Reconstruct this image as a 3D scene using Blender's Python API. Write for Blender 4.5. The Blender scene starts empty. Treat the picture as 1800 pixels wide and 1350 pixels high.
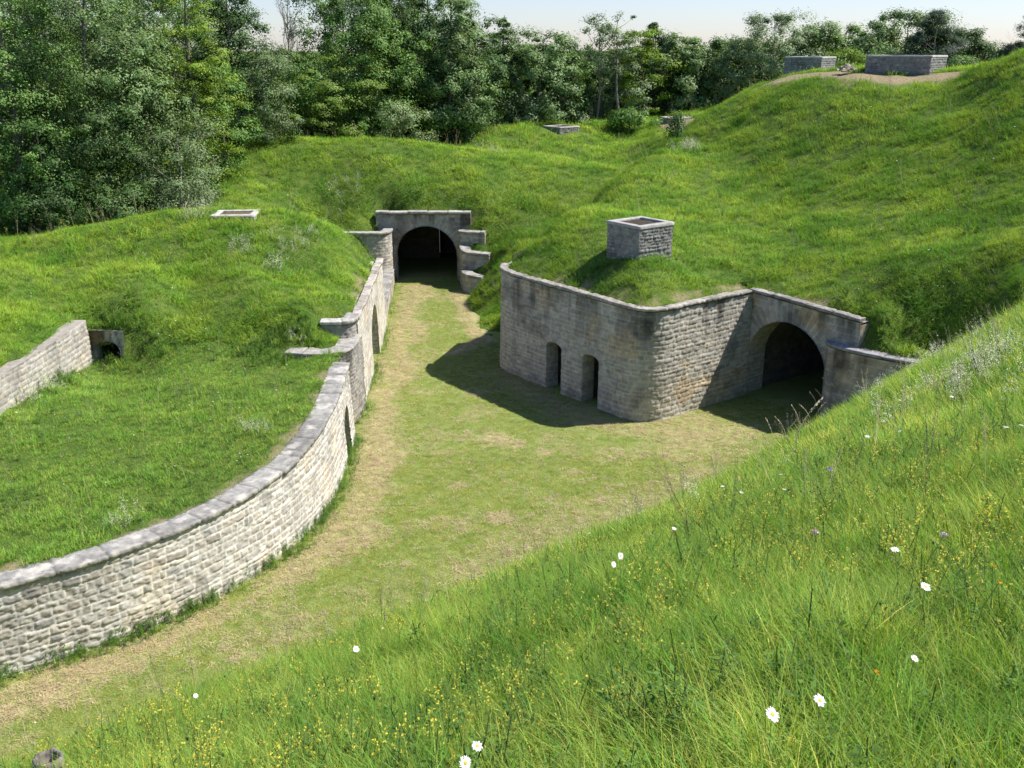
import bpy, math, random
import numpy as np
from mathutils import Vector
random.seed(7)
C = bpy.context.scene.collection
SC = bpy.context.scene
R = math.radians

# ------------------------------------------------------------ camera, sky, sun
EYE = np.array([0.0, 0.0, 12.5]); PITCH = R(18.6); FPX = 1750.0
cd = bpy.data.cameras.new("camera"); cam = bpy.data.objects.new("camera", cd); C.objects.link(cam)
cam.location = EYE; cam.rotation_euler = (R(90) - PITCH, 0, 0)
cd.lens = 35.0; cd.sensor_width = 36.0; cd.clip_start = 0.05; cd.clip_end = 6000
SC.camera = cam
W = bpy.data.worlds.new("World"); SC.world = W; W.use_nodes = True
nt = W.node_tree; bg = nt.nodes["Background"]
sky = nt.nodes.new("ShaderNodeTexSky"); sky.sky_type = 'NISHITA'; sky.sun_disc = False
SUN_EL, SUN_AZ = R(53.0), R(10.0)          # azimuth from +X towards +Y
sky.sun_elevation = SUN_EL; sky.sun_rotation = R(90) - SUN_AZ
sky.altitude = 300; sky.air_density = 1.0; sky.dust_density = 0.4; sky.ozone_density = 2.5
tint = nt.nodes.new("ShaderNodeMix"); tint.data_type = 'RGBA'; tint.blend_type = 'MULTIPLY'; tint.inputs[0].default_value = 1.0; tint.inputs[7].default_value = (.97, .975, 1.18, 1)
nt.links.new(sky.outputs[0], tint.inputs[6]); nt.links.new(tint.outputs[2], bg.inputs[0]); bg.inputs[1].default_value = 0.092
sd = bpy.data.lights.new("sun", 'SUN'); sun = bpy.data.objects.new("sun", sd); C.objects.link(sun)
sd.energy = 4.6; sd.angle = R(0.53); sd.color = (1.0, 0.95, 0.87)
sun.rotation_euler = Vector((math.cos(SUN_EL)*math.cos(SUN_AZ), math.cos(SUN_EL)*math.sin(SUN_AZ), math.sin(SUN_EL))).to_track_quat('Z', 'Y').to_euler()
SC.view_settings.view_transform = 'Standard'; SC.view_settings.look = 'None'
SC.view_settings.exposure = 0.62; SC.view_settings.gamma = 1.0
SC.render.engine = 'CYCLES'
SC.cycles.max_bounces = 7; SC.cycles.diffuse_bounces = 3; SC.cycles.transmission_bounces = 4
SC.cycles.glossy_bounces = 2; SC.cycles.caustics_reflective = False; SC.cycles.caustics_refractive = False

# ------------------------------------------------------------ helpers
def ray(px, py):
    u = (px-900)/FPX; v = (675-py)/FPX
    return np.array([u, math.cos(PITCH)+v*math.sin(PITCH), -math.sin(PITCH)+v*math.cos(PITCH)])
def atY(px, py, Y):
    d = ray(px, py); return EYE + d*(Y/d[1])
def atZ(px, py, z):
    d = ray(px, py); return EYE + d*((z-EYE[2])/d[2])
def proj(P):
    P = np.asarray(P) - EYE
    d = P[..., 1]*math.cos(PITCH) - P[..., 2]*math.sin(PITCH)
    v = P[..., 1]*math.sin(PITCH) + P[..., 2]*math.cos(PITCH)
    d2 = np.where(d > .05, d, .05)
    return 900 + FPX*P[..., 0]/d2, 675 - FPX*v/d2, d

def _h(ix, iy, seed):
    n = (ix.astype(np.int64)*374761393 + iy.astype(np.int64)*668265263 + seed*974711) & 0x7fffffff
    n = ((n ^ (n >> 13))*1274126177) & 0x7fffffff
    n = ((n ^ (n >> 16))*60493) & 0x7fffffff
    return (n ^ (n >> 11)) % 100003 / 100003.0
def noise(x, y, seed=0):
    x = np.asarray(x, float); y = np.asarray(y, float)
    ix = np.floor(x).astype(np.int64); iy = np.floor(y).astype(np.int64)
    fx = x-ix; fy = y-iy; fx = fx*fx*(3-2*fx); fy = fy*fy*(3-2*fy)
    a = _h(ix, iy, seed); b = _h(ix+1, iy, seed); c = _h(ix, iy+1, seed); d = _h(ix+1, iy+1, seed)
    return (a*(1-fx)+b*fx)*(1-fy) + (c*(1-fx)+d*fx)*fy
def fbm(x, y, seed=0, o=3):
    s = 0; a = .5; t = 0
    for k in range(o):
        s = s + a*noise(x*2**k + 17.3*k, y*2**k - 9.1*k, seed+k); t += a; a *= .5
    return s/t
def sstep(a, b, x):
    t = np.clip((x-a)/(b-a), 0, 1); return t*t*(3-2*t)

def tag(o, label=None, cat=None, group=None, kind=None):
    if label: o['label'] = label
    if cat: o['category'] = cat
    if group: o['group'] = group
    if kind: o['kind'] = kind
    return o
def thing(name, label, cat, loc=(0, 0, 0), rz=0, group=None):
    o = bpy.data.objects.new(name, None); C.objects.link(o); o.empty_display_size = .2
    o.location = loc; o.rotation_euler = (0, 0, rz)
    return tag(o, label, cat, group)
def mesh_np(name, V, F, mat, parent=None, col=None, smooth=True, link=True, colname='col', extra=None):
    """V (n,3); F = (m,3) or (m,4) array, or a list of such arrays."""
    Fs = F if isinstance(F, list) else [F]
    Fs = [np.asarray(f, np.int32) for f in Fs if len(f)]
    me = bpy.data.meshes.new(name)
    V = np.asarray(V, np.float32)
    me.vertices.add(len(V)); me.vertices.foreach_set('co', V.ravel())
    nl = sum(f.size for f in Fs); npoly = sum(len(f) for f in Fs)
    me.loops.add(nl); me.polygons.add(npoly)
    me.loops.foreach_set('vertex_index', np.concatenate([f.ravel() for f in Fs]))
    tot = np.concatenate([np.full(len(f), f.shape[1], np.int32) for f in Fs])
    st = np.concatenate([[0], np.cumsum(tot)[:-1]]).astype(np.int32)
    me.polygons.foreach_set('loop_start', st)
    me.polygons.foreach_set('loop_total', tot)
    me.polygons.foreach_set('use_smooth', np.full(npoly, smooth, bool))
    if col is not None:
        a = me.color_attributes.new(colname, 'FLOAT_COLOR', 'POINT')
        c = np.ones((len(V), 4), np.float32); col = np.asarray(col)
        if col.ndim == 1: c[:, :3] = col[:, None]
        else: c[:, :col.shape[1]] = col
        a.data.foreach_set('color', c.ravel())
    if extra:
        for k, (v, ty) in extra.items():
            at = me.attributes.new(k, ty, 'POINT')
            at.data.foreach_set('vector' if ty == 'FLOAT_VECTOR' else 'value', np.ascontiguousarray(v).ravel())
    me.update(calc_edges=True)
    me.materials.append(mat)
    o = bpy.data.objects.new(name, me)
    if link: C.objects.link(o)
    if parent is not None: o.parent = parent
    return o
def gridF(nu, nv, keep=None):
    i = np.arange(nu-1)[:, None]*nv + np.arange(nv-1)[None, :]
    f = np.stack([i, i+nv, i+nv+1, i+1], -1).reshape(-1, 4)
    return f if keep is None else f[keep.ravel()]
class Buf:
    def __init__(s): s.V = []; s.F3 = []; s.F4 = []; s.C = []; s.n = 0
    def add(s, V, F, c=None):
        V = np.asarray(V, float); F = np.asarray(F, int) + s.n
        (s.F3 if F.shape[1] == 3 else s.F4).append(F)
        s.V.append(V); s.n += len(V)
        if c is None: c = np.ones((len(V), 3))
        c = np.asarray(c, float)
        if c.ndim == 1: c = np.tile(c, (len(V), 1))
        s.C.append(c)
    def obj(s, name, mat, parent=None, smooth=True, link=True):
        Fs = []
        if s.F3: Fs.append(np.concatenate(s.F3))
        if s.F4: Fs.append(np.concatenate(s.F4))
        return mesh_np(name, np.concatenate(s.V), Fs, mat, parent, np.concatenate(s.C), smooth, link)
def tube(buf, pts, rad, n=6, c=(1, 1, 1)):
    pts = np.asarray(pts, float); m = len(pts); rad = np.broadcast_to(rad, (m,))
    T = np.gradient(pts, axis=0); T /= np.linalg.norm(T, axis=1)[:, None]+1e-9
    ref = np.where(np.abs(T[:, 2:3]) > .9, np.array([[1., 0, 0]]), np.array([[0, 0, 1.]]))
    A = np.cross(T, ref); A /= np.linalg.norm(A, axis=1)[:, None]+1e-9; B = np.cross(T, A)
    th = np.linspace(0, 2*np.pi, n, endpoint=False)
    V = pts[:, None] + rad[:, None, None]*(np.cos(th)[None, :, None]*A[:, None]+np.sin(th)[None, :, None]*B[:, None])
    F = []
    for i in range(m-1):
        for j in range(n):
            k = (j+1) % n; F.append([i*n+j, i*n+k, (i+1)*n+k, (i+1)*n+j])
    buf.add(V.reshape(-1, 3), F, c)

# ------------------------------------------------------------ materials
def new_mat(name):
    m = bpy.data.materials.new(name); m.use_nodes = True
    n = m.node_tree.nodes; n.clear(); out = n.new("ShaderNodeOutputMaterial")
    return m, n, m.node_tree.links, out
def mk(n, t, **kw):
    x = n.new(t)
    for k, v in kw.items(): setattr(x, k, v)
    return x
def mixc(n, l, a, b, f, mode='MIX'):
    x = n.new("ShaderNodeMix"); x.data_type = 'RGBA'; x.blend_type = mode
    for s, v in ((0, f), (6, a), (7, b)):
        if isinstance(v, (int, float)): x.inputs[s].default_value = v
        elif isinstance(v, tuple): x.inputs[s].default_value = (*v, 1)
        else: l.new(v, x.inputs[s])
    return x.outputs[2]
def nz(n, l, scale, detail=4, vec=None, rough=.55):
    x = n.new("ShaderNodeTexNoise"); x.inputs['Scale'].default_value = scale; x.inputs['Detail'].default_value = detail
    x.inputs['Roughness'].default_value = rough
    if vec is not None: l.new(vec, x.inputs['Vector'])
    return x.outputs['Fac']
def ramp(n, l, f, pts):
    x = n.new("ShaderNodeValToRGB"); e = x.color_ramp.elements
    while len(e) < len(pts): e.new(.5)
    for i, (p, c) in enumerate(pts):
        e[i].position = p; e[i].color = (*c, 1) if isinstance(c, tuple) else (c, c, c, 1)
    l.new(f, x.inputs[0]); return x.outputs[0]
def stone_mat(name, tint=(1, 1, 1), rough=.93, fine=14, bump=.25):
    """colour from the mesh's stone colours, broken up by lichen specks and grain"""
    m, n, l, out = new_mat(name)
    p = mk(n, "ShaderNodeBsdfPrincipled"); p.inputs['Roughness'].default_value = rough
    p.inputs['Specular IOR Level'].default_value = .2
    at = mk(n, "ShaderNodeVertexColor", layer_name='col'); tc = mk(n, "ShaderNodeTexCoord").outputs['Object']
    g = nz(n, l, fine*4, 5, tc, .7); g2 = nz(n, l, fine*.35, 4, tc)
    c = mixc(n, l, at.outputs[0], ramp(n, l, g, [(.3, .68), (.7, 1.25)]), 1.0, 'MULTIPLY')
    c = mixc(n, l, c, ramp(n, l, g2, [(.35, (.8, .8, .8)), (.65, (1.12, 1.1, 1.05))]), 1.0, 'MULTIPLY')
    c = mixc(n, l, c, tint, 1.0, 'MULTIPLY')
    l.new(c, p.inputs['Base Color'])
    b = mk(n, "ShaderNodeBump"); b.inputs['Strength'].default_value = bump; b.inputs['Distance'].default_value = .02
    l.new(g, b.inputs['Height']); l.new(b.outputs[0], p.inputs['Normal']); l.new(p.outputs[0], out.inputs[0])
    return m
def leaf_mat(name, c1, c2, transl=.35, tip=(1, 1, 1), rough=.6, use_col=True, spec=.3, patch=None, soft=0.0, nattr=None):
    """thin leaf: front colour between c1 and c2 by instance / vertex randomness, light passing through"""
    m, n, l, out = new_mat(name)
    oi = mk(n, "ShaderNodeObjectInfo"); at = mk(n, "ShaderNodeVertexColor", layer_name='col')
    rnd = oi.outputs['Random']
    c = mixc(n, l, c1, c2, rnd)
    if use_col: c = mixc(n, l, c, at.outputs[0], 1.0, 'MULTIPLY')
    if patch:
        ge = mk(n, "ShaderNodeNewGeometry").outputs['Position']
        f = nz(n, l, patch[0], 3, ge); f = ramp(n, l, f, [(.38, 0.), (.62, 1.)])
        c = mixc(n, l, mixc(n, l, c, patch[1], 1.0, 'MULTIPLY'), mixc(n, l, c, patch[2], 1.0, 'MULTIPLY'), f)
    p = mk(n, "ShaderNodeBsdfPrincipled"); p.inputs['Roughness'].default_value = rough
    p.inputs['Specular IOR Level'].default_value = spec; l.new(c, p.inputs['Base Color'])
    if soft:      # leaves of one tuft or twig share a common facing, as a sward or a bough does
        if nattr: src = mk(n, "ShaderNodeAttribute", attribute_name=nattr).outputs['Vector']
        else:
            cx = mk(n, "ShaderNodeCombineXYZ"); cx.inputs[2].default_value = 1.0; src = cx.outputs[0]
        vt = mk(n, "ShaderNodeVectorTransform", vector_type='NORMAL', convert_from='OBJECT', convert_to='WORLD'); l.new(src, vt.inputs[0])
        nn_ = mk(n, "ShaderNodeVectorMath", operation='NORMALIZE'); l.new(vt.outputs[0], nn_.inputs[0])
        mx_ = mk(n, "ShaderNodeMix", data_type='VECTOR'); mx_.inputs[0].default_value = soft; l.new(mk(n, "ShaderNodeNewGeometry").outputs['Normal'], mx_.inputs[4]); l.new(nn_.outputs[0], mx_.inputs[5])
        n2_ = mk(n, "ShaderNodeVectorMath", operation='NORMALIZE'); l.new(mx_.outputs[1], n2_.inputs[0]); l.new(n2_.outputs[0], p.inputs['Normal'])
    t = mk(n, "ShaderNodeBsdfTranslucent"); l.new(mixc(n, l, c, (1.25, 1.3, .55), 1.0, 'MULTIPLY'), t.inputs[0])
    mx = mk(n, "ShaderNodeMixShader"); mx.inputs[0].default_value = transl
    l.new(p.outputs[0], mx.inputs[1]); l.new(t.outputs[0], mx.inputs[2]); l.new(mx.outputs[0], out.inputs[0])
    return m
def plain_mat(name, c, rough=.8):
    m, n, l, out = new_mat(name)
    p = mk(n, "ShaderNodeBsdfPrincipled"); p.inputs['Roughness'].default_value = rough
    tc = mk(n, "ShaderNodeTexCoord").outputs['Object']
    l.new(mixc(n, l, c, ramp(n, l, nz(n, l, 25, 4, tc), [(.3, .75), (.7, 1.2)]), 1.0, 'MULTIPLY'), p.inputs['Base Color'])
    l.new(p.outputs[0], out.inputs[0]); return m
M_STONE = stone_mat("limestone_masonry"); M_COPING = stone_mat("coping_stone", bump=.35)
M_DARK = stone_mat("shade_tinted_chamber_masonry", tint=(.32, .32, .35))  # gloom of the tunnels and passages put into the stone colour as a dark tint
# ------------------------------------------------------------ masonry
def catmull(P, n=12):
    P = np.asarray(P, float); out = []
    Q = np.vstack([2*P[0]-P[1], P, 2*P[-1]-P[-2]])
    for i in range(1, len(Q)-2):
        t = np.linspace(0, 1, n, endpoint=False)[:, None]
        a, b, c, d = Q[i-1], Q[i], Q[i+1], Q[i+2]
        out.append(.5*((2*b)+(-a+c)*t+(2*a-5*b+4*c-d)*t**2+(-a+3*b-3*c+d)*t**3))
    return np.vstack(out+[P[-1:]])
def rounded(P, rad, n=7):
    """polyline with arcs at its inner corners (quadratic)"""
    P = [np.asarray(p, float) for p in P]; out = [P[0]]
    for i in range(1, len(P)-1):
        r = rad[i-1] if isinstance(rad, (list, tuple)) else rad
        a = P[i-1]-P[i]; b = P[i+1]-P[i]; la = np.linalg.norm(a[:2]); lb = np.linalg.norm(b[:2])
        p0 = P[i]+a/la*min(r, la*.49); p2 = P[i]+b/lb*min(r, lb*.49)
        for t in np.linspace(0, 1, n): out.append((1-t)**2*p0+2*t*(1-t)*P[i]+t*t*p2)
    out.append(P[-1]); return np.array(out)
class Path:
    """front face line of a wall: rows (x, y, ztop); the front is on the right of its direction"""
    def __init__(s, P):
        s.P = np.asarray(P, float)
        d = np.diff(s.P[:, :2], axis=0); L = np.hypot(d[:, 0], d[:, 1]); s.S = np.concatenate([[0], np.cumsum(L)]); s.L = s.S[-1]
        T = d/L[:, None]; Tv = np.vstack([T[:1], (T[1:]+T[:-1]), T[-1:]]); Tv /= np.linalg.norm(Tv, axis=1)[:, None]
        s.N = np.stack([Tv[:, 1], -Tv[:, 0]], 1)
    def at(s, q):
        x = np.interp(q, s.S, s.P[:, 0]); y = np.interp(q, s.S, s.P[:, 1]); z = np.interp(q, s.S, s.P[:, 2])
        nx = np.interp(q, s.S, s.N[:, 0]); ny = np.interp(q, s.S, s.N[:, 1]); l = np.hypot(nx, ny)
        return x, y, z, nx/l, ny/l
    def offset(s, o, ds=.5):
        q = np.linspace(0, s.L, max(2, int(s.L/ds)+1)); x, y, z, nx, ny = s.at(q)
        return np.stack([x+nx*o, y+ny*o, z], 1)
    def nearest(s, x, y):
        q = np.linspace(0, s.L, int(s.L/.02)); X, Y, *_ = s.at(q); return q[np.argmin((X-x)**2+(Y-y)**2)]

STYLES = dict(   # stone, stone2, mortar, course height, block length, mortar width, relief, roughness of relief
    cream=dict(a=(.55, .515, .465), b=(.42, .39, .355), m=(.72, .70, .65), ch=(.12, .225), bl=(.13, .48), mw=.014, rel=.018, rg=.032),
    white=dict(a=(.60, .56, .48), b=(.50, .47, .40), m=(.68, .65, .58), ch=(.14, .2), bl=(.2, .5), mw=.009, rel=.012, rg=.012),
    grey=dict(a=(.50, .465, .405), b=(.36, .33, .29), m=(.56, .53, .48), ch=(.13, .2), bl=(.2, .48), mw=.010, rel=.026, rg=.024),
    smooth=dict(a=(.45, .425, .385), b=(.36, .34, .31), m=(.54, .52, .475), ch=(.2, .3), bl=(.35, .8), mw=.007, rel=.006, rg=.010),
    rubble=dict(a=(.44, .42, .38), b=(.24, .23, .215), m=(.33, .315, .29), ch=(.09, .17), bl=(.1, .3), mw=.014, rel=.035, rg=.03),
    vent=dict(a=(.36, .35, .33), b=(.19, .185, .18), m=(.27, .26, .25), ch=(.10, .17), bl=(.1, .3), mw=.013, rel=.03, rg=.034))
def masonry(S, H, st, seed, hmin=-.6, hmax=6.0, ring=None):
    """relief (m) and colour at every (S, H)"""
    st = STYLES[st]; rs = np.random.RandomState(seed)
    cb = [hmin]
    while cb[-1] < hmax: cb.append(cb[-1]+rs.uniform(*st['ch']))
    cb = np.array(cb)
    hw = H + .022*(noise(S*.9, H*.4, seed+3)-.5)*2 + .014*(noise(S*3.5, H*2, seed+4)-.5) + .014*(noise(S*14, H*12, seed+44)-.5)
    k = np.clip(np.searchsorted(cb, hw)-1, 0, len(cb)-2)
    dh = np.minimum(hw-cb[k], cb[k+1]-hw); rh = (hw-cb[k])/(cb[k+1]-cb[k])-.5
    ds = np.zeros_like(S); rsd = np.zeros_like(S); bid = np.zeros(S.shape, np.int64)
    smin, smax = S.min()-1, S.max()+1
    for i in np.unique(k):
        m = k == i; jb = [smin-rs.uniform(0, .5)]
        while jb[-1] < smax: jb.append(jb[-1]+rs.uniform(*st['bl'])*(1+.5*(rs.rand() < .12)))
        jb = np.array(jb); s = S[m] + .035*(noise(S[m]*5, H[m]*9, seed+5)-.5)
        j = np.clip(np.searchsorted(jb, s)-1, 0, len(jb)-2)
        ds[m] = np.minimum(s-jb[j], jb[j+1]-s); rsd[m] = (s-jb[j])/(jb[j+1]-jb[j])-.5; bid[m] = i*4099+j
    if ring is not None:
        for (sc, w, hs, rise, wid, nv) in ring:
            q = np.hypot((S-sc)/w, (H-hs)/rise); rr = (q-1)*min(w, rise)
            vlen = wid*(1 + .22*((np.floor((np.arctan2(H-hs, S-sc)/np.pi)*nv)) % 2))
            m = (H > hs) & (rr > -.15) & (rr < vlen)
            a = (np.arctan2((H-hs)/rise, (S-sc)/w)/np.pi)*nv; fa = np.floor(a)
            ds = np.where(m, np.minimum(a-fa, 1-(a-fa))*np.pi*w/nv, ds); dh = np.where(m, np.minimum(vlen-rr, .2), dh)
            bid = np.where(m, 700001+fa.astype(np.int64), bid); rsd = np.where(m, a-fa-.5, rsd); rh = np.where(m, 0, rh)
            mj = (H <= hs) & (np.abs(S-sc) < w+wid*.55)
    d = np.minimum(dh, ds)
    e = st['mw']*(1+1.0*(noise(S*7, H*7, seed+6)-.5)) ; t = sstep(e*.6, e+.022, d)
    r1 = _h(bid, bid*0+1, seed); r2 = _h(bid, bid*0+2, seed); r3 = _h(bid, bid*0+3, seed); r4 = _h(bid, bid*0+4, seed)
    n1 = fbm(S*9+r1*50, H*11, seed+7, 3)-.5; rdg = 1-np.abs(2*fbm(S*6+r2*30, H*8, seed+8, 3)-1)*2.2
    n2 = noise(S*34, H*34, seed+9)-.5
    disp = t*(st['rel']*(.45+.8*r1) + st['rg']*(1.2*n1+.35*n2+.55*(rdg-.5)) + (r3-.5)*.045*rsd*(st['rel']/.03) + (r4-.5)*.045*rh*(st['rel']/.03))
    f = np.clip(r2*.8+(n1)*.9+.1, 0, 1)[..., None]
    col = np.array(st['a'])*(1-f) + np.array(st['b'])*f
    warm = np.stack([1+.035*(r3-.5)*2, np.ones_like(r3), 1-.05*(r3-.5)*2], -1)
    col = col*warm*(.86+.28*r4)[..., None]
    mor = np.array(st['m'])*(.85+.3*noise(S*11, H*11, seed+12))[..., None]
    lost = (noise(S*1.7, H*1.7, seed+14) < .22) * .45
    mor = mor*(1-lost[..., None])
    if st['m'][0] > .6:      # old lime wash left on some stones
        t = t*(1-.8*sstep(.60, .72, fbm(S*1.9+3, H*4.5, seed+17, 3)))
    return disp, col*t[..., None]+mor*(1-t[..., None])
def stain(col, S, H, ztop, seed, amt=.5):
    """run-off streaks under the coping, blotches of lichen and damp near the ground: weathering with its own shape"""
    dz = ztop-H
    st = sstep(.50, .72, fbm(S*2.2, H*.22, seed+31, 3))*np.exp(-dz/1.3)*amt
    st2 = sstep(.55, .75, fbm(S*.9, H*.9, seed+37, 3))*amt*.55
    k = 1-np.clip(st+st2, 0, .75)
    c = col*k[..., None]
    och = sstep(.56, .72, fbm(S*.7+9, H*1.1, seed+41, 3))[..., None]*.5*amt*2
    return c*(1-och)+c*np.array([1.18, .98, .72])*och

def wall(name, path, style, parent, z0=-.35, th=.16, batter=.02, res=.04, seed=1, openings=(), stains=.5, depth=.5, ends=True, mat=None, top_off=0):
    """masonry body under a coping of thickness th; openings are dicts s, w (half), hs, rise, ring, deep"""
    ns = max(2, int(path.L/res)+1); S1 = np.linspace(0, path.L, ns)
    ztm = path.P[:, 2].max()-th
    nh = max(2, int((ztm-z0)/res)+1)
    S = np.repeat(S1[:, None], nh, 1); x, y, zt, nx, ny = path.at(S)
    T = np.linspace(0, 1, nh)[None, :]; H = z0+(zt-th-z0)*T
    keep = np.ones((ns-1, nh-1), bool)
    for o in openings:
        sc, w, hs, rise = o['s'], o['w'], o['hs'], o['rise']
        q = np.hypot((S-sc)/w, (H-hs)/rise); f = (q-1)*min(w, rise)
        ang_s = (S-sc)/np.maximum(q, 1e-6)+sc; ang_h = (H-hs)/np.maximum(q, 1e-6)+hs
        up = (H >= hs) & (np.abs(f) < res*.62)
        S2 = np.where(up, ang_s, S); H2 = np.where(up, ang_h, H)
        lo = (H < hs) & (np.abs(np.abs(S-sc)-w) < res*.52)
        S2 = np.where(lo, sc+np.sign(S-sc)*w, S2); S, H = S2, H2
        Sc = (S[1:, 1:]+S[:-1, :-1])/2; Hc = (H[1:, 1:]+H[:-1, :-1])/2
        ins = np.where(Hc >= hs, np.hypot((Sc-sc)/w, (Hc-hs)/rise) < 1, np.abs(Sc-sc) < w)
        keep &= ~ins
    x, y, zt, nx, ny = path.at(S)
    disp, col = masonry(S, H, style, seed, ring=[(o['s'], o['w'], o['hs'], o['rise'], o.get('ring', .3), o.get('nv', 15)) for o in openings] or None)
    col = stain(col, S, H, zt, seed, stains)
    off = disp + batter*(zt-H)
    V = np.stack([x+nx*off, y+ny*off, H], -1).reshape(-1, 3)
    B = Buf(); B.add(V, gridF(ns, nh, keep), col.reshape(-1, 3))
    # end returns and top
    if ends:
        for e in (0, -1):
            m = 10; D = np.linspace(0, 1, m)[:, None]*depth; He = H[e][None, ::3]
            xe, ye, _, nxe, nye = [a[e][None, ::3] for a in (x, y, zt, nx, ny)]
            o0 = off[e][None, ::3]
            dd, cc = masonry(D+0*He, He+0*D, style, seed+5)
            tx, ty = nye*(1 if e == 0 else -1), -nxe*(1 if e == 0 else -1)
            Ve = np.stack([xe+nxe*(o0-D)+tx*dd*np.minimum(D*8, 1)*.6, ye+nye*(o0-D)+ty*dd*np.minimum(D*8, 1)*.6, He+0*D], -1)
            B.add(Ve.reshape(-1, 3), gridF(m, He.shape[1]), stain(cc, D+0*He, He+0*D, ztm, seed, stains).reshape(-1, 3))
    xt, yt, zz, nxt, nyt = path.at(S1)
    a = np.stack([xt+nxt*.02, yt+nyt*.02, zz-th-.004], 1); b = np.stack([xt-nxt*depth, yt-nyt*depth, zz-th-.004], 1)
    B.add(np.vstack([a, b]), np.stack([np.arange(ns-1), np.arange(1, ns), ns+np.arange(1, ns), ns+np.arange(ns-1)], 1), STYLES[style]['b'])
    return B.obj(name, mat or M_STONE, parent)
def coping(path, parent, style_col=(.42, .40, .37), th=.16, ov=.07, width=.5, s0=0, s1=None, seed=3, joint=(.7, 1.2), res=.05, patch=.5, dz=0, name='coping', taper=None, rough=.012):
    s1 = path.L if s1 is None else s1
    ns = max(3, int((s1-s0)/res)+1); S = np.linspace(s0, s1, ns)
    x, y, z, nx, ny = path.at(S); z = z+dz
    wd = np.full(ns, width) if taper is None else taper(S)
    rs = np.random.RandomState(seed); jb = [s0-.2]
    while jb[-1] < s1+.1: jb.append(jb[-1]+rs.uniform(*joint))
    jb = np.array(jb); j = np.clip(np.searchsorted(jb, S)-1, 0, len(jb)-2)
    dj = np.minimum(S-jb[j], jb[j+1]-S); g = sstep(.0, .045, dj)
    hz = (_h(j, j*0, seed)-.5)*.034; ho = (_h(j, j*0+1, seed)-.5)*.05; tone = .82+.36*_h(j, j*0+2, seed)
    nt_ = 11; prof = [(ov-.02, -th), (ov, -th+.01), (ov, -th*.5), (ov, -.02), (ov-.018, 0)]
    rows = [(np.full(ns, o), np.full(ns, h)) for o, h in prof]
    for t in np.linspace(0, 1, nt_)[1:]: rows.append((ov-.018-t*wd, np.full(ns, .0)))
    rows.append((ov-.018-wd, np.full(ns, -th)))
    O = np.stack([r[0] for r in rows], 1); Hh = np.stack([r[1] for r in rows], 1)
    SS = S[:, None]+0*O
    top = (Hh > -.015)
    n1 = fbm(SS*6, O*6, seed+5, 3)-.5; n2 = fbm(SS*18, (O+Hh)*18, seed+6, 2)-.5
    edge = (O > -.02)
    O2 = O + ho[:, None] + edge*(n2*rough*2 + n1*rough*2) - (1-g[:, None])*.022*edge
    Z = z[:, None]+Hh+hz[:, None]*(Hh > -th*.8) + top*(n1*rough*1.6+n2*rough) - top*(1-g[:, None])*.026
    V = np.stack([x[:, None]+nx[:, None]*O2, y[:, None]+ny[:, None]*O2, Z], -1)
    c = np.array(style_col)*tone[:, None, None]*(.86+.5*(n1+n2)[..., None]) * (.55+.45*g[:, None, None])
    lich = (sstep(.60, .68, fbm(SS*2.6+4, O*3.4, seed+9, 3))*patch)[..., None]
    c = c*(1-lich)+np.array([.60, .57, .52])*lich
    dk = (sstep(.60, .70, fbm(SS*1.3+40, O*2.0, seed+10, 3))*.45)[..., None]; c = c*(1-dk)+c*.55*dk
    B = Buf(); B.add(V.reshape(-1, 3), gridF(ns, len(rows))[:, ::-1], c.reshape(-1, 3))
    for e in (0, ns-1):
        ring = V[e]; m = len(ring); B.add(np.vstack([ring, ring.mean(0)]), [[i, (i+1) % m, m] for i in range(m)], np.array(style_col)*.9)
    return B.obj(name, M_COPING, parent)
def reveal(path, o, parent, style='smooth', deep=.6, seed=9, name='door_reveal', res=.05):
    """inner faces (jambs and soffit) of an opening"""
    sc, w, hs, rise = o['s'], o['w'], o['hs'], o['rise']
    x, y, zt, nx, ny = [float(a) for a in path.at(sc)]
    tx, ty = -ny, nx
    z0 = o.get('z0', -.3)
    pts = [(-w, z) for z in np.arange(z0, hs, res)] + [(-w*math.cos(t), hs+rise*math.sin(t)) for t in np.linspace(0, math.pi, max(10, int(3.1*w/res)))] + [(w, z) for z in np.arange(hs-.001, z0-.001, -res)]
    pts = np.array(pts); L = np.concatenate([[0], np.cumsum(np.hypot(*np.diff(pts, axis=0).T))])
    D = np.linspace(-.03, deep, max(4, int(deep/res)+1))
    Lg = L[:, None]+0*D[None]; Dg = D[None]+0*L[:, None]
    Hc = np.where(Lg < L[-1]/2, Lg+z0, L[-1]-Lg+z0)
    disp, col = masonry(Dg+3, Hc, style, seed); disp = disp*np.clip(Dg*6, 0, 1)*.7
    cen = np.array([0, hs-.2]); inw = cen-pts; inw[:, 1] = np.where(pts[:, 1] < hs, 0, inw[:, 1]); inw /= np.linalg.norm(inw, axis=1)[:, None]+1e-9
    U = pts[:, 0][:, None]+inw[:, 0][:, None]*disp; Z = pts[:, 1][:, None]+inw[:, 1][:, None]*disp
    off = o.get('face', .03)-Dg
    # follow the face's line in plan: jambs start on the real surface
    xs, ys, *_ = path.at(sc+U)
    V = np.stack([xs+nx*off, ys+ny*off, Z], -1)
    B = Buf(); B.add(V.reshape(-1, 3), gridF(len(pts), len(D)), col.reshape(-1, 3))
    return B.obj(name, M_STONE, parent)
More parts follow.
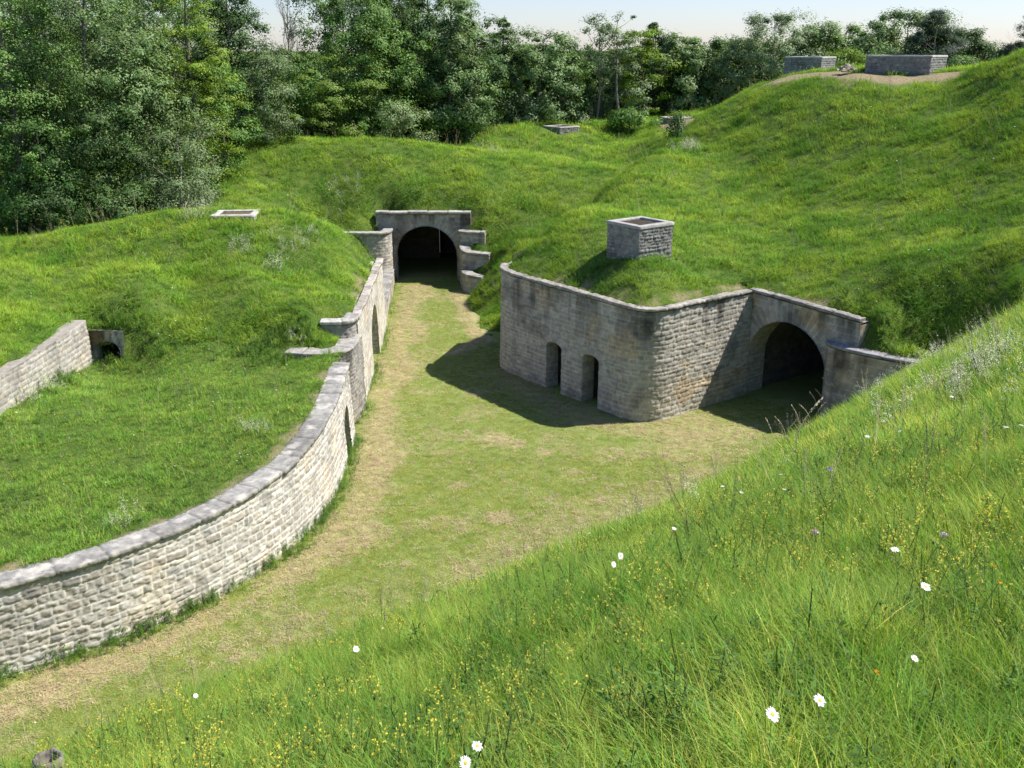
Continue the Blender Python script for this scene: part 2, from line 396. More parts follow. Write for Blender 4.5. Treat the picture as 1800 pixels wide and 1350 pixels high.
def chamber(path, o, parent, deep0, deep1, halfw, top, style='grey', seed=4, name='chamber', back_doors=(), z0=-.1):
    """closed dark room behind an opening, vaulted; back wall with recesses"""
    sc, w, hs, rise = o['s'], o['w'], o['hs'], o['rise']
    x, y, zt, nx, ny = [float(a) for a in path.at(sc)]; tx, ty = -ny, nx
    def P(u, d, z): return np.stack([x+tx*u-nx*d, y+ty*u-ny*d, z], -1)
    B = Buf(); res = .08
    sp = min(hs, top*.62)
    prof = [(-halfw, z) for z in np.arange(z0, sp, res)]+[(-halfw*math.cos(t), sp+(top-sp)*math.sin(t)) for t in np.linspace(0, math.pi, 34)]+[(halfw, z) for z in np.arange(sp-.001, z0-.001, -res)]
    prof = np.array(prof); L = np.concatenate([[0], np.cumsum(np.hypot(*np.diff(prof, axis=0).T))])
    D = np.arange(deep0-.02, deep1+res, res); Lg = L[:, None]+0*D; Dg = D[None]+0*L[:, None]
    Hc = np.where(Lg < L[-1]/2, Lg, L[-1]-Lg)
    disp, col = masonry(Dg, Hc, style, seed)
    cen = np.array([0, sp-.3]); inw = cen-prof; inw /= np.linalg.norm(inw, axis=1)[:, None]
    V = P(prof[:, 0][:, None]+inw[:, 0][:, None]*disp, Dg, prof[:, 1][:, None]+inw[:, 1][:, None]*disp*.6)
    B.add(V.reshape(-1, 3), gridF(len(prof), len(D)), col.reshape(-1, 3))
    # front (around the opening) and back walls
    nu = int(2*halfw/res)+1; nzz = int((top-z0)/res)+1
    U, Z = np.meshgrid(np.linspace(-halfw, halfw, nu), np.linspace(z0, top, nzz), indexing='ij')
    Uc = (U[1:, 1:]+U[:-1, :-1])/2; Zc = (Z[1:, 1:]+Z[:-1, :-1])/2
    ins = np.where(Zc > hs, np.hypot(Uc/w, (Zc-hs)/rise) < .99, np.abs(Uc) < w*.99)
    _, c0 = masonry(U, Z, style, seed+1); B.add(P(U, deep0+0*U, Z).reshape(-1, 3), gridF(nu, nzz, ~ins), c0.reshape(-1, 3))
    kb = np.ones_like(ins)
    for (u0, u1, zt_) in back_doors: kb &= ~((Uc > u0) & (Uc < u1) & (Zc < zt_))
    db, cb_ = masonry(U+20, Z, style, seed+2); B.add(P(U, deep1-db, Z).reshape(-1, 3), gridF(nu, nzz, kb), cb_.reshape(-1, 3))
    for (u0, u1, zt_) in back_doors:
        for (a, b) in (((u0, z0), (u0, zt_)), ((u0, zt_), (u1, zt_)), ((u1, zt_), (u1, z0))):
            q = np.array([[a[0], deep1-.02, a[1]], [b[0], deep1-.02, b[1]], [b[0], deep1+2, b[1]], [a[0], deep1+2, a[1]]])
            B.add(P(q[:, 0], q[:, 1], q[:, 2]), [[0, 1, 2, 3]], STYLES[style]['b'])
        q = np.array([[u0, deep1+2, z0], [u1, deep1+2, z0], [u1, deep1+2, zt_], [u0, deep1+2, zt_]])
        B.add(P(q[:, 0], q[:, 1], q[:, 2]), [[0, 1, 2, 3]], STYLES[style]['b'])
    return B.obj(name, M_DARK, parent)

# ---- wall lines, x y ztop (top of coping)
p_curve = catmull([(-22., 12.4, 2.05), (-17.5, 14.2, 2.05), (-13.8, 16.0, 2.08), (-10.75, 17.85, 2.1), (-8.5, 19.55, 2.12), (-7.0, 21.35, 2.16), (-6.0, 23.25, 2.25),
                   (-5.5, 25.1, 2.38), (-5.32, 26.9, 2.5), (-5.33, 29., 2.62), (-5.42, 31.3, 2.74)], 10)
PA_CURVE = Path(p_curve)
PA_W2 = Path(rounded([(-7.7, 32.3, 2.78), (-6.6, 32.1, 2.78), (-5.50, 32.45, 2.78), (-5.42, 34.5, 2.80)], [.8, .8]))
PA_W1 = Path(rounded([(-6.75, 33.9, 3.42), (-5.60, 33.95, 3.42), (-5.60, 35.2, 3.42)], [.9]))
PA_MOUND = Path([(-5.56, 34.55, 3.42), (-5.68, 38., 3.42), (-5.85, 42., 3.40), (-6.02, 45.4, 3.36)])
PA_LC = Path([(-6.02, 45.5, .95), (-6.25, 49., .92), (-6.6, 54.6, .9)])
PA_WL = Path(rounded([(-10.6, 54.3, 3.02), (-7.7, 53.9, 3.02), (-6.75, 54.3, 3.02), (-6.72, 55.7, 3.02)], [.9, .5]))
PA_FAR = Path([(-7.6, 55.6, 3.92), (-2.3, 55.6, 3.92)])
PA_T1 = Path(rounded([(-2.95, 55.6, 2.95), (-2.95, 54.85, 2.95), (-1.5, 54.6, 2.95)], [.5]))
PA_T2 = Path(rounded([(-2.9, 54.8, 2.25), (-2.78, 53.9, 2.0), (-1.25, 53.5, 1.95)], [.5]))
PA_T3 = Path(rounded([(-2.8, 53.8, 1.05), (-2.6, 52.7, 1.0), (-1.6, 52.3, .95)], [.5]))
PA_BLOCK = Path(rounded([(.6, 43.4, 4.2), (-.62, 39.35, 4.17), (4.58, 32.62, 4.13), (8.9, 36.05, 4.06)], [1.1, 1.1], 10))
PA_GATE = Path([(8.9, 36.1, 4.10), (11.72, 32.34, 3.92)])
PA_WING = Path(catmull([(10.98, 33.32, 2.9), (10.93, 32.95, 2.9), (11.15, 32.5, 2.9), (11.8, 31.75, 2.9), (12.9, 30.85, 2.9), (14.2, 30.2, 2.88)], 8))
PA_RL = Path(catmull([(-16.5, 19., 3.3), (-15.0, 24., 3.5), (-14.6, 27.5, 3.68), (-14.45, 30., 3.78), (-14.42, 32.55, 3.85)], 8))
PA_DOOR = Path([(-14.42, 32.6, 3.56), (-13.2, 32.6, 3.52)])
# ------------------------------------------------------------ terrain
ctrl = []
def cp(px, py, Y): ctrl.append(tuple(atY(px, py, Y)))
def cw(*ps): ctrl.extend(ps)
for pa, off, dz in ((PA_CURVE, -.75, -.02), (PA_W2, -.6, .03), (PA_W1, -.55, .05), (PA_MOUND, -.5, 0.03), (PA_LC, -.7, .0), (PA_WL, -.6, .0), (PA_FAR, -.5, 0.0),
                    (PA_T1, -.5, 0), (PA_T2, -.5, 0), (PA_T3, -.5, 0), (PA_BLOCK, -.55, .06), (PA_GATE, -.6, .05), (PA_WING, -.75, .02)):
    q = pa.offset(off, 1.1); ctrl.extend([(a, b, c+dz) for a, b, c in q])
# terrace lawn
cw((-9.5, 22.5, 2.1), (-13, 19.5, 2.05), (-8, 26, 2.35), (-11, 25, 2.3), (-13.8, 27, 2.42), (-10, 30, 2.5), (-7, 31.0, 2.5), (-8.6, 31.4, 2.5),
   (-12, 32.5, 2.65), (-10, 32.8, 2.85), (-8.8, 33.5, 3.1), (-7.4, 33.0, 2.9), (-6.6, 33.3, 2.85), (-7.4, 34.1, 3.7), (-7, 31.6, 2.5), (-7.6, 34.6, 3.95), (-9.3, 34.2, 3.7), (-15.3, 31, 2.95), (-15.5, 27.5, 2.85), (-16, 24, 2.7), (-13.7, 33.6, 3.15), (-13.8, 31.9, 2.2), (-13.1, 32.2, 2.3), (-12.6, 33.4, 3.2), (-15, 34, 3.3), (-14, 23, 2.25), (-18, 22, 2.3), (-17, 31, 3.3), (-20, 28, 3.2), (-16, 17, 2.0), (-22, 15, 2.0), (-20, 19, 2.1))
# casemate mound between the terrace and the ravine
cw((-12, 35, 3.75), (-10, 36.3, 4.5), (-13.5, 36.2, 4.45), (-16.5, 34.5, 3.7), (-19, 34.5, 4.6), (-8, 35.5, 3.9), (-7.6, 37, 4.0))
cp(300, 500, 36.6); cp(200, 480, 37.0); cp(400, 470, 37.6); cp(520, 500, 37.7); cp(560, 440, 40.3); cp(412, 388, 41.2); cp(440, 376, 42.3)
cp(250, 386, 41.8); cp(320, 378, 42); cp(100, 420, 40.3); cp(0, 462, 38.3); cp(540, 394, 42.0); cp(600, 424, 42.6); cp(640, 452, 43.6)
cw((-7, 47, 2.3), (-9, 48, 2.3), (-12, 48, 3.0), (-16, 47.6, 3.9), (-21, 45, 4.3), (-26, 41, 5), (-9.5, 45.5, 4.6), (-12.5, 44.7, 5.3), (-17, 44, 5.2), (-8.0, 50, 1.5), (-9.5, 51.5, 2.4), (-12, 51, 3.6))
# ridge over the far tunnel
cp(560, 402, 54.2); cp(470, 370, 53.5); cp(430, 350, 53.5); cp(520, 330, 57); cp(420, 300, 57.6); cp(600, 300, 58.6); cp(600, 365, 56.2); cp(750, 320, 58.0); cp(900, 340, 57.6); cp(1000, 330, 58.5)
for px, py in ((400, 262), (450, 253), (520, 248), (600, 249), (700, 253), (800, 270), (880, 284)): cp(px, py, 61.4)
for px, py in ((960, 290), (1040, 296), (1090, 302)): cp(px, py, 61.8)
for x in (-19, -14, -9, -4, 0): cw((x, 70.5, 5.7), (x, 66.3, 6.0))
cw((4, 67.5, 5.6), (7, 67.5, 5.7))
cw((-26, 62, 6.3), (-22, 55, 5.4), (-17, 55, 5.3), (4, 70, 6.0))
# back mound with the low slab
for px, py in ((815, 258), (850, 232), (900, 224), (960, 225), (1030, 232), (1080, 246)): cp(px, py, 77)
cp(880, 245, 73.5); cp(950, 248, 73.5); cp(1040, 258, 73.2); cw((-2, 84, 6.0), (4, 84, 6.2), (-7, 78, 5.6), (9.5, 73, 6.2), (-5.5, 74, 5.9))
cp(1100, 215, 80); cp(1180, 212, 80); cp(1220, 204, 79); cp(1140, 240, 74); cp(1150, 215, 81)
cw((12, 88, 7.0), (18, 84, 8.2))
# verge between the street and the bastion
cp(880, 572, 45.4); cp(890, 545, 47.0); cp(850, 500, 50); cp(880, 470, 50.5); cp(905, 440, 52.2); cp(860, 430, 54.8); cp(930, 420, 53.4)
cw((-2.15, 51, .05), (-1.8, 48.5, .1), (-1.5, 46, .05), (-1.0, 44, -.02), (-.5, 42.5, -.05), (.2, 44.3, .35), (1.0, 46.6, 1.5), (.8, 48, 1.5), (3, 47.3, 4.2), (-1.0, 54.8, 3.0), (-.85, 53.8, 2.1), (-1.15, 52.5, 1.05), (-.5, 53.2, 2.3))
# bastion mound
cp(920, 470, 39.0); cp(960, 480, 37.6); cp(1122, 458, 35.9); cp(1125, 500, 34.6); cp(1060, 470, 36.6); cp(1190, 470, 36.5); cp(905, 436, 40.8); cw((.9, 41.2, 4.65), (1.4, 42.6, 4.7), (.45, 41.2, 4.35), (2.3, 44.2, 4.9))
cp(940, 405, 42.4); cp(970, 392, 43.2); cp(1000, 385, 43.8); cp(1060, 375, 44.5); cp(1180, 400, 41); cp(1250, 470, 37.4)
# right-hand hill
cp(1010, 374, 45); cp(1060, 338, 48.5); cp(1100, 306, 51.5); cp(1140, 279, 54.5); cp(1180, 250, 57.5); cp(1212, 227, 60)
cw((1.8, 49.5, 2.4), (3.0, 52, 3.4), (4.3, 55, 4.2), (5.6, 58, 4.8), (7.2, 61, 5.5), (9.2, 64.5, 6.1))
cp(1200, 330, 48.8); cp(1200, 260, 57)
cp(1240, 204, 62.3); cp(1290, 175, 61.2); cp(1330, 157, 60.5); cp(1370, 146, 59.5)
cp(1450, 147, 56.5); cp(1550, 150, 54.3); cp(1650, 147, 53.2); cp(1700, 131, 52); cp(1750, 114, 50.8); cp(1800, 96, 49.6)
cp(1300, 300, 51.5); cp(1300, 220, 56.5); cp(1300, 400, 42.8); cp(1400, 180, 55.5); cp(1400, 300, 49); cp(1400, 440, 39); cp(1500, 400, 40.5); cp(1500, 300, 46.5); cp(1500, 210, 51.3)
cp(1600, 180, 51); cp(1600, 250, 47.3); cp(1700, 180, 49.3); cp(1700, 300, 42.5); cp(1700, 420, 36.3); cp(1800, 150, 46.7); cp(1800, 300, 40.2); cp(1800, 420, 33.6); cp(1800, 490, 30)
cw((11.9, 34.1, 4.15), (11.5, 33.6, 4.0), (12.5, 32.6, 4.15), (12.3, 32.0, 3.95), (12.0, 32.0, 3.6), (13.2, 33.5, 4.3)); cp(1600, 500, 33.6); cp(1600, 580, 31.2); cp(1560, 540, 32.6)
cw((16.2, 29.2, 3.2), (19, 26, 3.6), (24, 26, 6.0), (26, 33, 8), (30, 42, 11), (32, 50, 13), (27.6, 50, 12.2))
cw((18, 66, 10.6), (24, 64, 10.7), (29, 61, 10.9), (15, 70, 8.8), (22, 72, 9.2), (32, 66, 10.5), (12.5, 68, 7.9), (34, 55, 12.5), (9.5, 67, 6.9), (28, 80, 8.5), (40, 75, 9), (45, 50, 12))
# surroundings
for x, y, z in ((-35, 70, 5.5), (-20, 85, 5.5), (0, 95, 6.0), (25, 100, 7.0), (50, 90, 8.0), (60, 60, 10), (60, 30, 9), (40, 20, 8), (30, 10, 8), (-40, 50, 5), (-45, 30, 4.5), (-32, 35, 4.8), (-40, 10, 3), (-28, 22, 3.0), (0, 120, 6), (-40, 110, 5.5), (60, 120, 7), (-60, 80, 5)):
    cw((x, y, z))
ctrl = np.array(ctrl)
# drop near-duplicate controls
kp = []
for i, c in enumerate(ctrl):
    if all((c[0]-ctrl[j][0])**2+(c[1]-ctrl[j][1])**2 > .09 for j in kp): kp.append(i)
ctrl = ctrl[kp]
def tps(r2): return .5*r2*np.log(r2+1e-9)
_n = len(ctrl); _D = ((ctrl[:, None, :2]-ctrl[None, :, :2])**2).sum(-1)
_A = np.zeros((_n+3, _n+3)); _A[:_n, :_n] = tps(_D)+np.eye(_n)*.02; _A[:_n, _n] = 1; _A[:_n, _n+1:] = ctrl[:, :2]; _A[_n, :_n] = 1; _A[_n+1:, :_n] = ctrl[:, :2].T
_w = np.linalg.solve(_A, np.concatenate([ctrl[:, 2], np.zeros(3)]))
def rbf(x, y):
    sh = x.shape; x = x.ravel(); y = y.ravel(); out = np.empty(len(x))
    for i in range(0, len(x), 20000):
        a = x[i:i+20000]; b = y[i:i+20000]
        r2 = (a[:, None]-ctrl[None, :, 0])**2+(b[:, None]-ctrl[None, :, 1])**2
        out[i:i+20000] = tps(r2)@_w[:_n]+_w[_n]+_w[_n+1]*a+_w[_n+2]*b
    return out.reshape(sh)
def hill(x, y):
    z = rbf(x, y)
    z = np.clip(z, -2, 14)
    far = sstep(95, 125, np.hypot(x*1.0, y)); z = z*(1-far)+6.0*far
    side = sstep(-38, -60, x); z = z*(1-side)+4.5*side
    # step of the lit retaining wall beside the terrace
    xw = np.interp(y, PA_RL.P[:, 1], PA_RL.P[:, 0])
    fade = 1-sstep(33.2, 38, y)
    m1 = (x < xw-.22)*(y < 32.75); m2 = (y >= 32.75)*(1-sstep(-13.4, -11.6, x))
    z = z + 1.05*fade*np.where(y < 32.75, m1, m2)*sstep(14, 19, y)
    return z + .10*(fbm(x*.45, y*.45, 5, 3)-.5)*2 + .05*(noise(x*1.7, y*1.7, 8)-.5)*2
NB = np.array([-.623, .783]); TB = np.array([.783, .623])
def bank(x, y):
    d = x*NB[0]+y*NB[1]; e = x*TB[0]+y*TB[1]
    dd = np.maximum(d, 0)
    p = .325*d + .0276*dd**2
    lift = .13*np.maximum(e-10, 0) + .05*np.maximum(e-16, 0)*sstep(8, 16, d) - .10*np.maximum(e-24, 0)
    z = 10.9 - p + np.minimum(lift, 3.2)*sstep(1, 8, d+3)
    return z + .10*(fbm(x*.6, y*.6, 15, 3)-.5)*2 + .05*(noise(x*1.9, y*1.9, 18)-.5)*2
def offs(pa, o, rev=False):
    q = pa.offset(o, .4)[:, :2]; return q[::-1] if rev else q
STREET = np.vstack([[[-40, 3]], [[-24, 11.2]], offs(PA_CURVE, -.12), [[-5.6, 31.4]], [[-5.62, 34.6]], offs(PA_MOUND, -.12), offs(PA_LC, -.15), [[-6.9, 55.75]], [[-2.75, 55.75]], [[-2.68, 54]], [[-2.5, 52.4]], [[-2.3, 50]],
                    [[-1.95, 47]], [[-1.3, 44.2]], [[-.6, 42.9]], [[.15, 42.0]], offs(PA_BLOCK, -.12)[3:-1], offs(PA_GATE, -.12)[1:-2], [[11.2, 32.9]], offs(PA_WING, -.15)[3:], [[15.5, 29.3]], [[18, 26]], [[30, 14]], [[30, -30]], [[-40, -30]]])
def inside(poly, x, y):
    r = np.zeros(x.shape, bool); n = len(poly); j = n-1
    for i in range(n):
        xi, yi = poly[i]; xj, yj = poly[j]
        c = ((yi > y) != (yj > y)) & (x < (xj-xi)*(y-yi)/((yj-yi) if yj != yi else 1e-9)+xi); r ^= c; j = i
    return r
def axis(segs):
    out = []
    for a, b, s in segs: out += list(np.arange(a, b, s))
    return np.array(out+[segs[-1][1]])
XS = axis([(-2500, -200, 230), (-200, -60, 14), (-60, -30, 1.5), (-30, 30, .25), (30, 62, 1.0), (62, 200, 14), (200, 2500, 230)])
YS = axis([(-60, -6, 4), (-6, 90, .25), (90, 140, 2.5), (140, 400, 26), (400, 4000, 360)])
GX, GY = np.meshgrid(XS, YS, indexing='ij')
INS = inside(STREET, GX, GY)
GH = hill(GX, GY)
# the turf stays below the copings beside it
for pa in (PA_CURVE, PA_MOUND, PA_LC, PA_FAR, PA_BLOCK, PA_GATE, PA_WING, PA_WL, PA_W1, PA_W2, PA_DOOR):
    q = pa.offset(-.2, .15); q = q[q[:, 1] < 40.3] if pa is PA_BLOCK else q; x0, x1 = q[:, 0].min()-1.2, q[:, 0].max()+1.2; y0, y1 = q[:, 1].min()-1.2, q[:, 1].max()+1.2
    m_ = (GX > x0) & (GX < x1) & (GY > y0) & (GY < y1); gx, gy = GX[m_], GY[m_]
    dd_ = np.hypot(gx[:, None]-q[None, :, 0], gy[:, None]-q[None, :, 1]); k_ = dd_.argmin(1); dm = dd_.min(1)
    GH[m_] = np.where(dm < 1.1, np.minimum(GH[m_], q[k_, 2]-.05+np.maximum(dm-.32, 0)*(2.4 if pa is PA_WING else 1.1)), GH[m_])
GB = bank(GX, GY)
bmask = (GX*NB[0]+GY*NB[1] < 30) & (np.hypot(GX, GY) < 120)
GB = np.where(bmask, GB, -5)
GB = np.where(np.hypot(GX, GY) > 60, np.minimum(GB, 11), GB)
GZ = np.where(INS, GB, np.maximum(GH, np.where((GX > -2) & (GY < 34), GB, -5)))
GZ = np.where(INS, np.clip(GZ, -1.5, 16), GZ)
kv = ~INS | (GB > -.6)
keep = kv[1:, 1:] & kv[:-1, :-1] & kv[1:, :-1] & kv[:-1, 1:]
# no face may bridge from the floor area up to a wall-backed hill
diff = (INS[1:, 1:] != INS[:-1, :-1]) | (INS[1:, :-1] != INS[:-1, 1:])
zc = np.stack([GZ[1:, 1:], GZ[:-1, :-1], GZ[1:, :-1], GZ[:-1, 1:]])
# the little doorway: pit in front of it, turf over it, nothing across its opening
pit = (GX > -14.5) & (GX < -13.3) & (GY > 30.8) & (GY < 32.62)
GZ = np.where(pit, np.minimum(GZ, 2.25+np.maximum(np.hypot(GX+13.8, GY-32.3)-.5, 0)*.45), GZ)
over = (GX > -14.8) & (GX < -12.9) & (GY >= 32.62) & (GY < 33.6); GZ = np.where(over, np.maximum(GZ, 3.55), GZ)
zc = np.stack([GZ[1:, 1:], GZ[:-1, :-1], GZ[1:, :-1], GZ[:-1, 1:]])
keep &= ~((GX[:-1, :-1] > -14.55) & (GX[:-1, :-1] < -13.4) & (GY[:-1, :-1] > 32.3) & (GY[:-1, :-1] < 32.8) & ((zc.max(0)-zc.min(0)) > .5))
keep &= ~(diff & ((zc.max(0)-zc.min(0)) > .8) & (GY[:-1, :-1] > 16.5))
def bil(G, x, y):
    i = np.clip(np.searchsorted(XS, x)-1, 0, len(XS)-2); j = np.clip(np.searchsorted(YS, y)-1, 0, len(YS)-2)
    fx = (x-XS[i])/(XS[i+1]-XS[i]); fy = (y-YS[j])/(YS[j+1]-YS[j])
    return (G[i, j]*(1-fx)+G[i+1, j]*fx)*(1-fy)+(G[i, j+1]*(1-fx)+G[i+1, j+1]*fx)*fy
def ground(x, y):
    """height of whatever ground shows at (x, y)"""
    x = np.asarray(x, float); y = np.asarray(y, float)
    return np.maximum(bil(GZ, x, y), 0)
def has_turf(P):
    i = np.clip(np.searchsorted(XS, P[:, 0])-1, 0, len(XS)-2); j = np.clip(np.searchsorted(YS, P[:, 1])-1, 0, len(YS)-2); return keep[i, j]
def hit(px, py, tmin=1.0, lift=0.0):
    d = ray(px, py); t = np.linspace(tmin, 130, 9000); P = EYE+d*t[:, None]
    i = np.argmax(P[:, 2]-lift < ground(P[:, 0], P[:, 1])); return P[i]

# soil material: earth, moss and thatch seen between the blades
m, n, l, out = new_mat("meadow_soil")
p = mk(n, "ShaderNodeBsdfPrincipled"); p.inputs['Roughness'].default_value = 1; p.inputs['Specular IOR Level'].default_value = .1
ge = mk(n, "ShaderNodeNewGeometry").outputs['Position']; at = mk(n, "ShaderNodeVertexColor", layer_name='col')
c = ramp(n, l, nz(n, l, 1.3, 5, ge), [(.3, (.06, .11, .02)), (.5, (.10, .16, .03)), (.72, (.15, .20, .04))])
c = mixc(n, l, c, ramp(n, l, nz(n, l, 14, 6, ge, .7), [(.3, .55), (.7, 1.35)]), 1.0, 'MULTIPLY')
c = mixc(n, l, c, ramp(n, l, nz(n, l, 8, 4, ge), [(.35, (.26, .21, .12)), (.7, (.40, .33, .2))]), at.outputs[0])
l.new(c, p.inputs['Base Color'])
b = mk(n, "ShaderNodeBump"); b.inputs['Strength'].default_value = .8; b.inputs['Distance'].default_value = .12
l.new(nz(n, l, 9, 6, ge, .7), b.inputs['Height']); l.new(b.outputs[0], p.inputs['Normal']); l.new(p.outputs[0], out.inputs[0])
M_SOIL = m
# bare earth: trodden strip before the two hilltop vents and thin margins over the copings
def bare(x, y):
    P = np.stack([x, y, bil(GZ, x, y)], -1); f = np.zeros(x.shape)
    line = np.array([atY(1360, 131, 61)[:2], atY(1450, 134, 58.5)[:2], atY(1560, 136, 55.6)[:2], atY(1640, 134, 55.0)[:2], atY(1705, 117, 53.5)[:2]])
    for a, b_ in zip(line[:-1], line[1:]):
        ab = b_-a; t = np.clip(((x-a[0])*ab[0]+(y-a[1])*ab[1])/(ab@ab), 0, 1)
        dd = np.hypot(x-a[0]-ab[0]*t, y-a[1]-ab[1]*t); f = np.maximum(f, 1-sstep(.5, 1.7, dd+1.2*(noise(x*.9, y*.9, 77)-.5)))
    line = np.array([atY(1240, 201, 64.5)[:2], atY(1210, 207, 72)[:2], atY(1180, 209, 79)[:2]])
    for a, b_ in zip(line[:-1], line[1:]):
        ab = b_-a; t = np.clip(((x-a[0])*ab[0]+(y-a[1])*ab[1])/(ab@ab), 0, 1)
        dd = np.hypot(x-a[0]-ab[0]*t, y-a[1]-ab[1]*t); f = np.maximum(f, 1-sstep(.8, 1.8, dd))
    return f
GBARE = bare(GX, GY)
def edge_bare(x, y, pa, o, w):
    q = pa.offset(o, .3); d = np.full(x.shape, 9.)
    for a in q: d = np.minimum(d, np.hypot(x-a[0], y-a[1]))
    return 1-sstep(w*.5, w, d+.25*(noise(x*3, y*3, 5)-.5))
sub = (np.abs(GX) < 30) & (GY > 10) & (GY < 60)
e_ = np.zeros(GX.shape)
for pa, o in ((PA_CURVE, -.6), (PA_MOUND, -.45), (PA_BLOCK, -.5), (PA_GATE, -.45), (PA_FAR, -.3)):
    e_[sub] = np.maximum(e_[sub], edge_bare(GX[sub], GY[sub], pa, o, .30)*sstep(.42, .6, fbm(GX[sub]*1.3, GY[sub]*1.3, 44, 2)))
GBARE = np.maximum(GBARE, e_*.75)
terrain = mesh_np("hillside", np.stack([GX, GY, GZ], -1).reshape(-1, 3), gridF(len(XS), len(YS), keep), M_SOIL, col=GBARE.ravel())
tag(terrain, "grassed earthworks and the bank around the sunken street", kind='structure')

# mown floor of the street
LX = np.arange(-26, 19, .1); LY = np.arange(6, 64, .1)
lx, ly = np.meshgrid(LX, LY, indexing='ij')
def pdist(x, y, pts):
    d = np.full(x.shape, 1e9)
    for a, b_ in zip(pts[:-1], pts[1:]):
        a = np.asarray(a[:2]); b_ = np.asarray(b_[:2]); ab = b_-a; t = np.clip(((x-a[0])*ab[0]+(y-a[1])*ab[1])/(ab@ab+1e-9), 0, 1)
        d = np.minimum(d, np.hypot(x-a[0]-ab[0]*t, y-a[1]-ab[1]*t))
    return d
def dry(x, y):
    """0 green, 1 straw: dead clippings raked along the wall, thinner along the far side and round the bastion"""
    A = [atZ(px, py, 0) for px, py in ((735, 505), (715, 560), (700, 620), (680, 700), (665, 780), (650, 860), (610, 920), (560, 970), (470, 1040), (350, 1100), (200, 1170), (60, 1225), (-100, 1290))]
    wob = 1.3*(fbm(x*.5, y*.5, 91, 3)-.5)*2
    f = .56*(1-sstep(.15, 1.2, pdist(x, y, A)+wob*.6))
    Bp = [atZ(px, py, 0) for px, py in ((808, 515), (825, 560), (850, 600), (800, 620))]
    f = np.maximum(f, .6*(1-sstep(.2, .8, pdist(x, y, Bp)+wob*.3)))
    Cp = [atZ(px, py, 0) for px, py in ((900, 660), (960, 700), (1040, 735), (1130, 755), (1220, 740), (1180, 790), (1300, 760))]
    f = np.maximum(f, .40*(1-sstep(.2, 1.4, pdist(x, y, Cp)+wob*.6)))
    Dp = [atZ(px, py, 0) for px, py in ((850, 1000), (980, 930), (1120, 880), (1290, 800))]
    f = np.maximum(f, .22*(1-sstep(.2, 1.3, pdist(x, y, Dp)+wob*.7)))
    for (px, py, r) in ((958, 797, .42), (800, 855, .5), (870, 770, .7), (720, 640, .6), (880, 910, .45), (1180, 800, .9), (1010, 830, .5), (900, 780, .6)):
        q = atZ(px, py, 0); f = np.maximum(f, .5*(1-sstep(r*.3, r, np.hypot(x-q[0], y-q[1])+.4*wob*r)))
    f = np.maximum(f, .22*sstep(.52, .75, fbm(x*.8, y*.8, 95, 4)))
    f = f*(.45+1.05*fbm(x*2.1, y*2.1, 97, 4))
    return np.clip(f, 0, 1)
ldry = dry(lx, ly)
lz = .012*(noise(lx*1.5, ly*1.5, 3)-.5)+.012*(noise(lx*6, ly*6, 4)-.5)
m, n, l, out = new_mat("mown_grass")
p = mk(n, "ShaderNodeBsdfPrincipled"); p.inputs['Roughness'].default_value = 1; p.inputs['Specular IOR Level'].default_value = .1
ge = mk(n, "ShaderNodeNewGeometry").outputs['Position']; at = mk(n, "ShaderNodeVertexColor", layer_name='col')
fine = nz(n, l, 26, 6, ge, .75)
green = ramp(n, l, nz(n, l, 2.2, 5, ge), [(.3, (.15, .225, .05)), (.7, (.25, .29, .08))])
green = mixc(n, l, green, ramp(n, l, fine, [(.3, .5), (.7, 1.45)]), 1.0, 'MULTIPLY')
straw = ramp(n, l, fine, [(.25, (.22, .175, .08)), (.45, (.46, .365, .20)), (.75, (.68, .56, .38))])
sep = mk(n, "ShaderNodeSeparateColor"); l.new(at.outputs[0], sep.inputs[0])
mth = mk(n, "ShaderNodeMath", operation='MULTIPLY_ADD'); l.new(fine, mth.inputs[0]); mth.inputs[1].default_value = 1.9; mth.inputs[2].default_value = -.95
ad = mk(n, "ShaderNodeMath", operation='ADD', use_clamp=True); l.new(sep.outputs[0], ad.inputs[0]); l.new(mth.outputs[0], ad.inputs[1])
c = mixc(n, l, green, straw, ad.outputs[0]); l.new(c, p.inputs['Base Color'])
b = mk(n, "ShaderNodeBump"); b.inputs['Strength'].default_value = .7; b.inputs['Distance'].default_value = .03
l.new(fine, b.inputs['Height']); l.new(b.outputs[0], p.inputs['Normal']); l.new(p.outputs[0], out.inputs[0])
lawn = mesh_np("lawn", np.stack([lx, ly, lz], -1).reshape(-1, 3), gridF(len(LX), len(LY)), m, col=ldry.ravel())
tag(lawn, "mown street floor of green and straw-dry grass", kind='structure')
# ------------------------------------------------------------ masonry works
def segm(pa, x, y, w, hs, rise, **k):
    return dict(s=pa.nearest(x, y), w=w, hs=hs, rise=rise, **k)
# long curved wall
t = thing("curved_retaining_wall", "long low curved wall of pale blocks under a broad grey coping, holding up the grass terrace", "retaining wall", (-5.5, 25, 0))
ox, oy = -5.5, 25
def rel(o, t):
    o.matrix_parent_inverse = t.matrix_world.inverted() if False else o.matrix_parent_inverse
    o.location = -np.array(t.location); return o
o1 = segm(PA_CURVE, -5.33, 29.7, .52, 1.15, .62, ring=.25, face=.06)
rel(wall("masonry", PA_CURVE, 'cream', t, res=.028, seed=11, openings=[o1], stains=.28, batter=.05, th=.12), t)
rel(coping(PA_CURVE, t, (.37, .36, .335), th=.12, ov=.08, width=.62, seed=21, res=.035, patch=.7, rough=.024), t)
rel(reveal(PA_CURVE, o1, t, 'grey', .55, name='doorway'), t)
rel(chamber(PA_CURVE, o1, t, .5, 2.4, .9, 1.95, name='passage'), t)
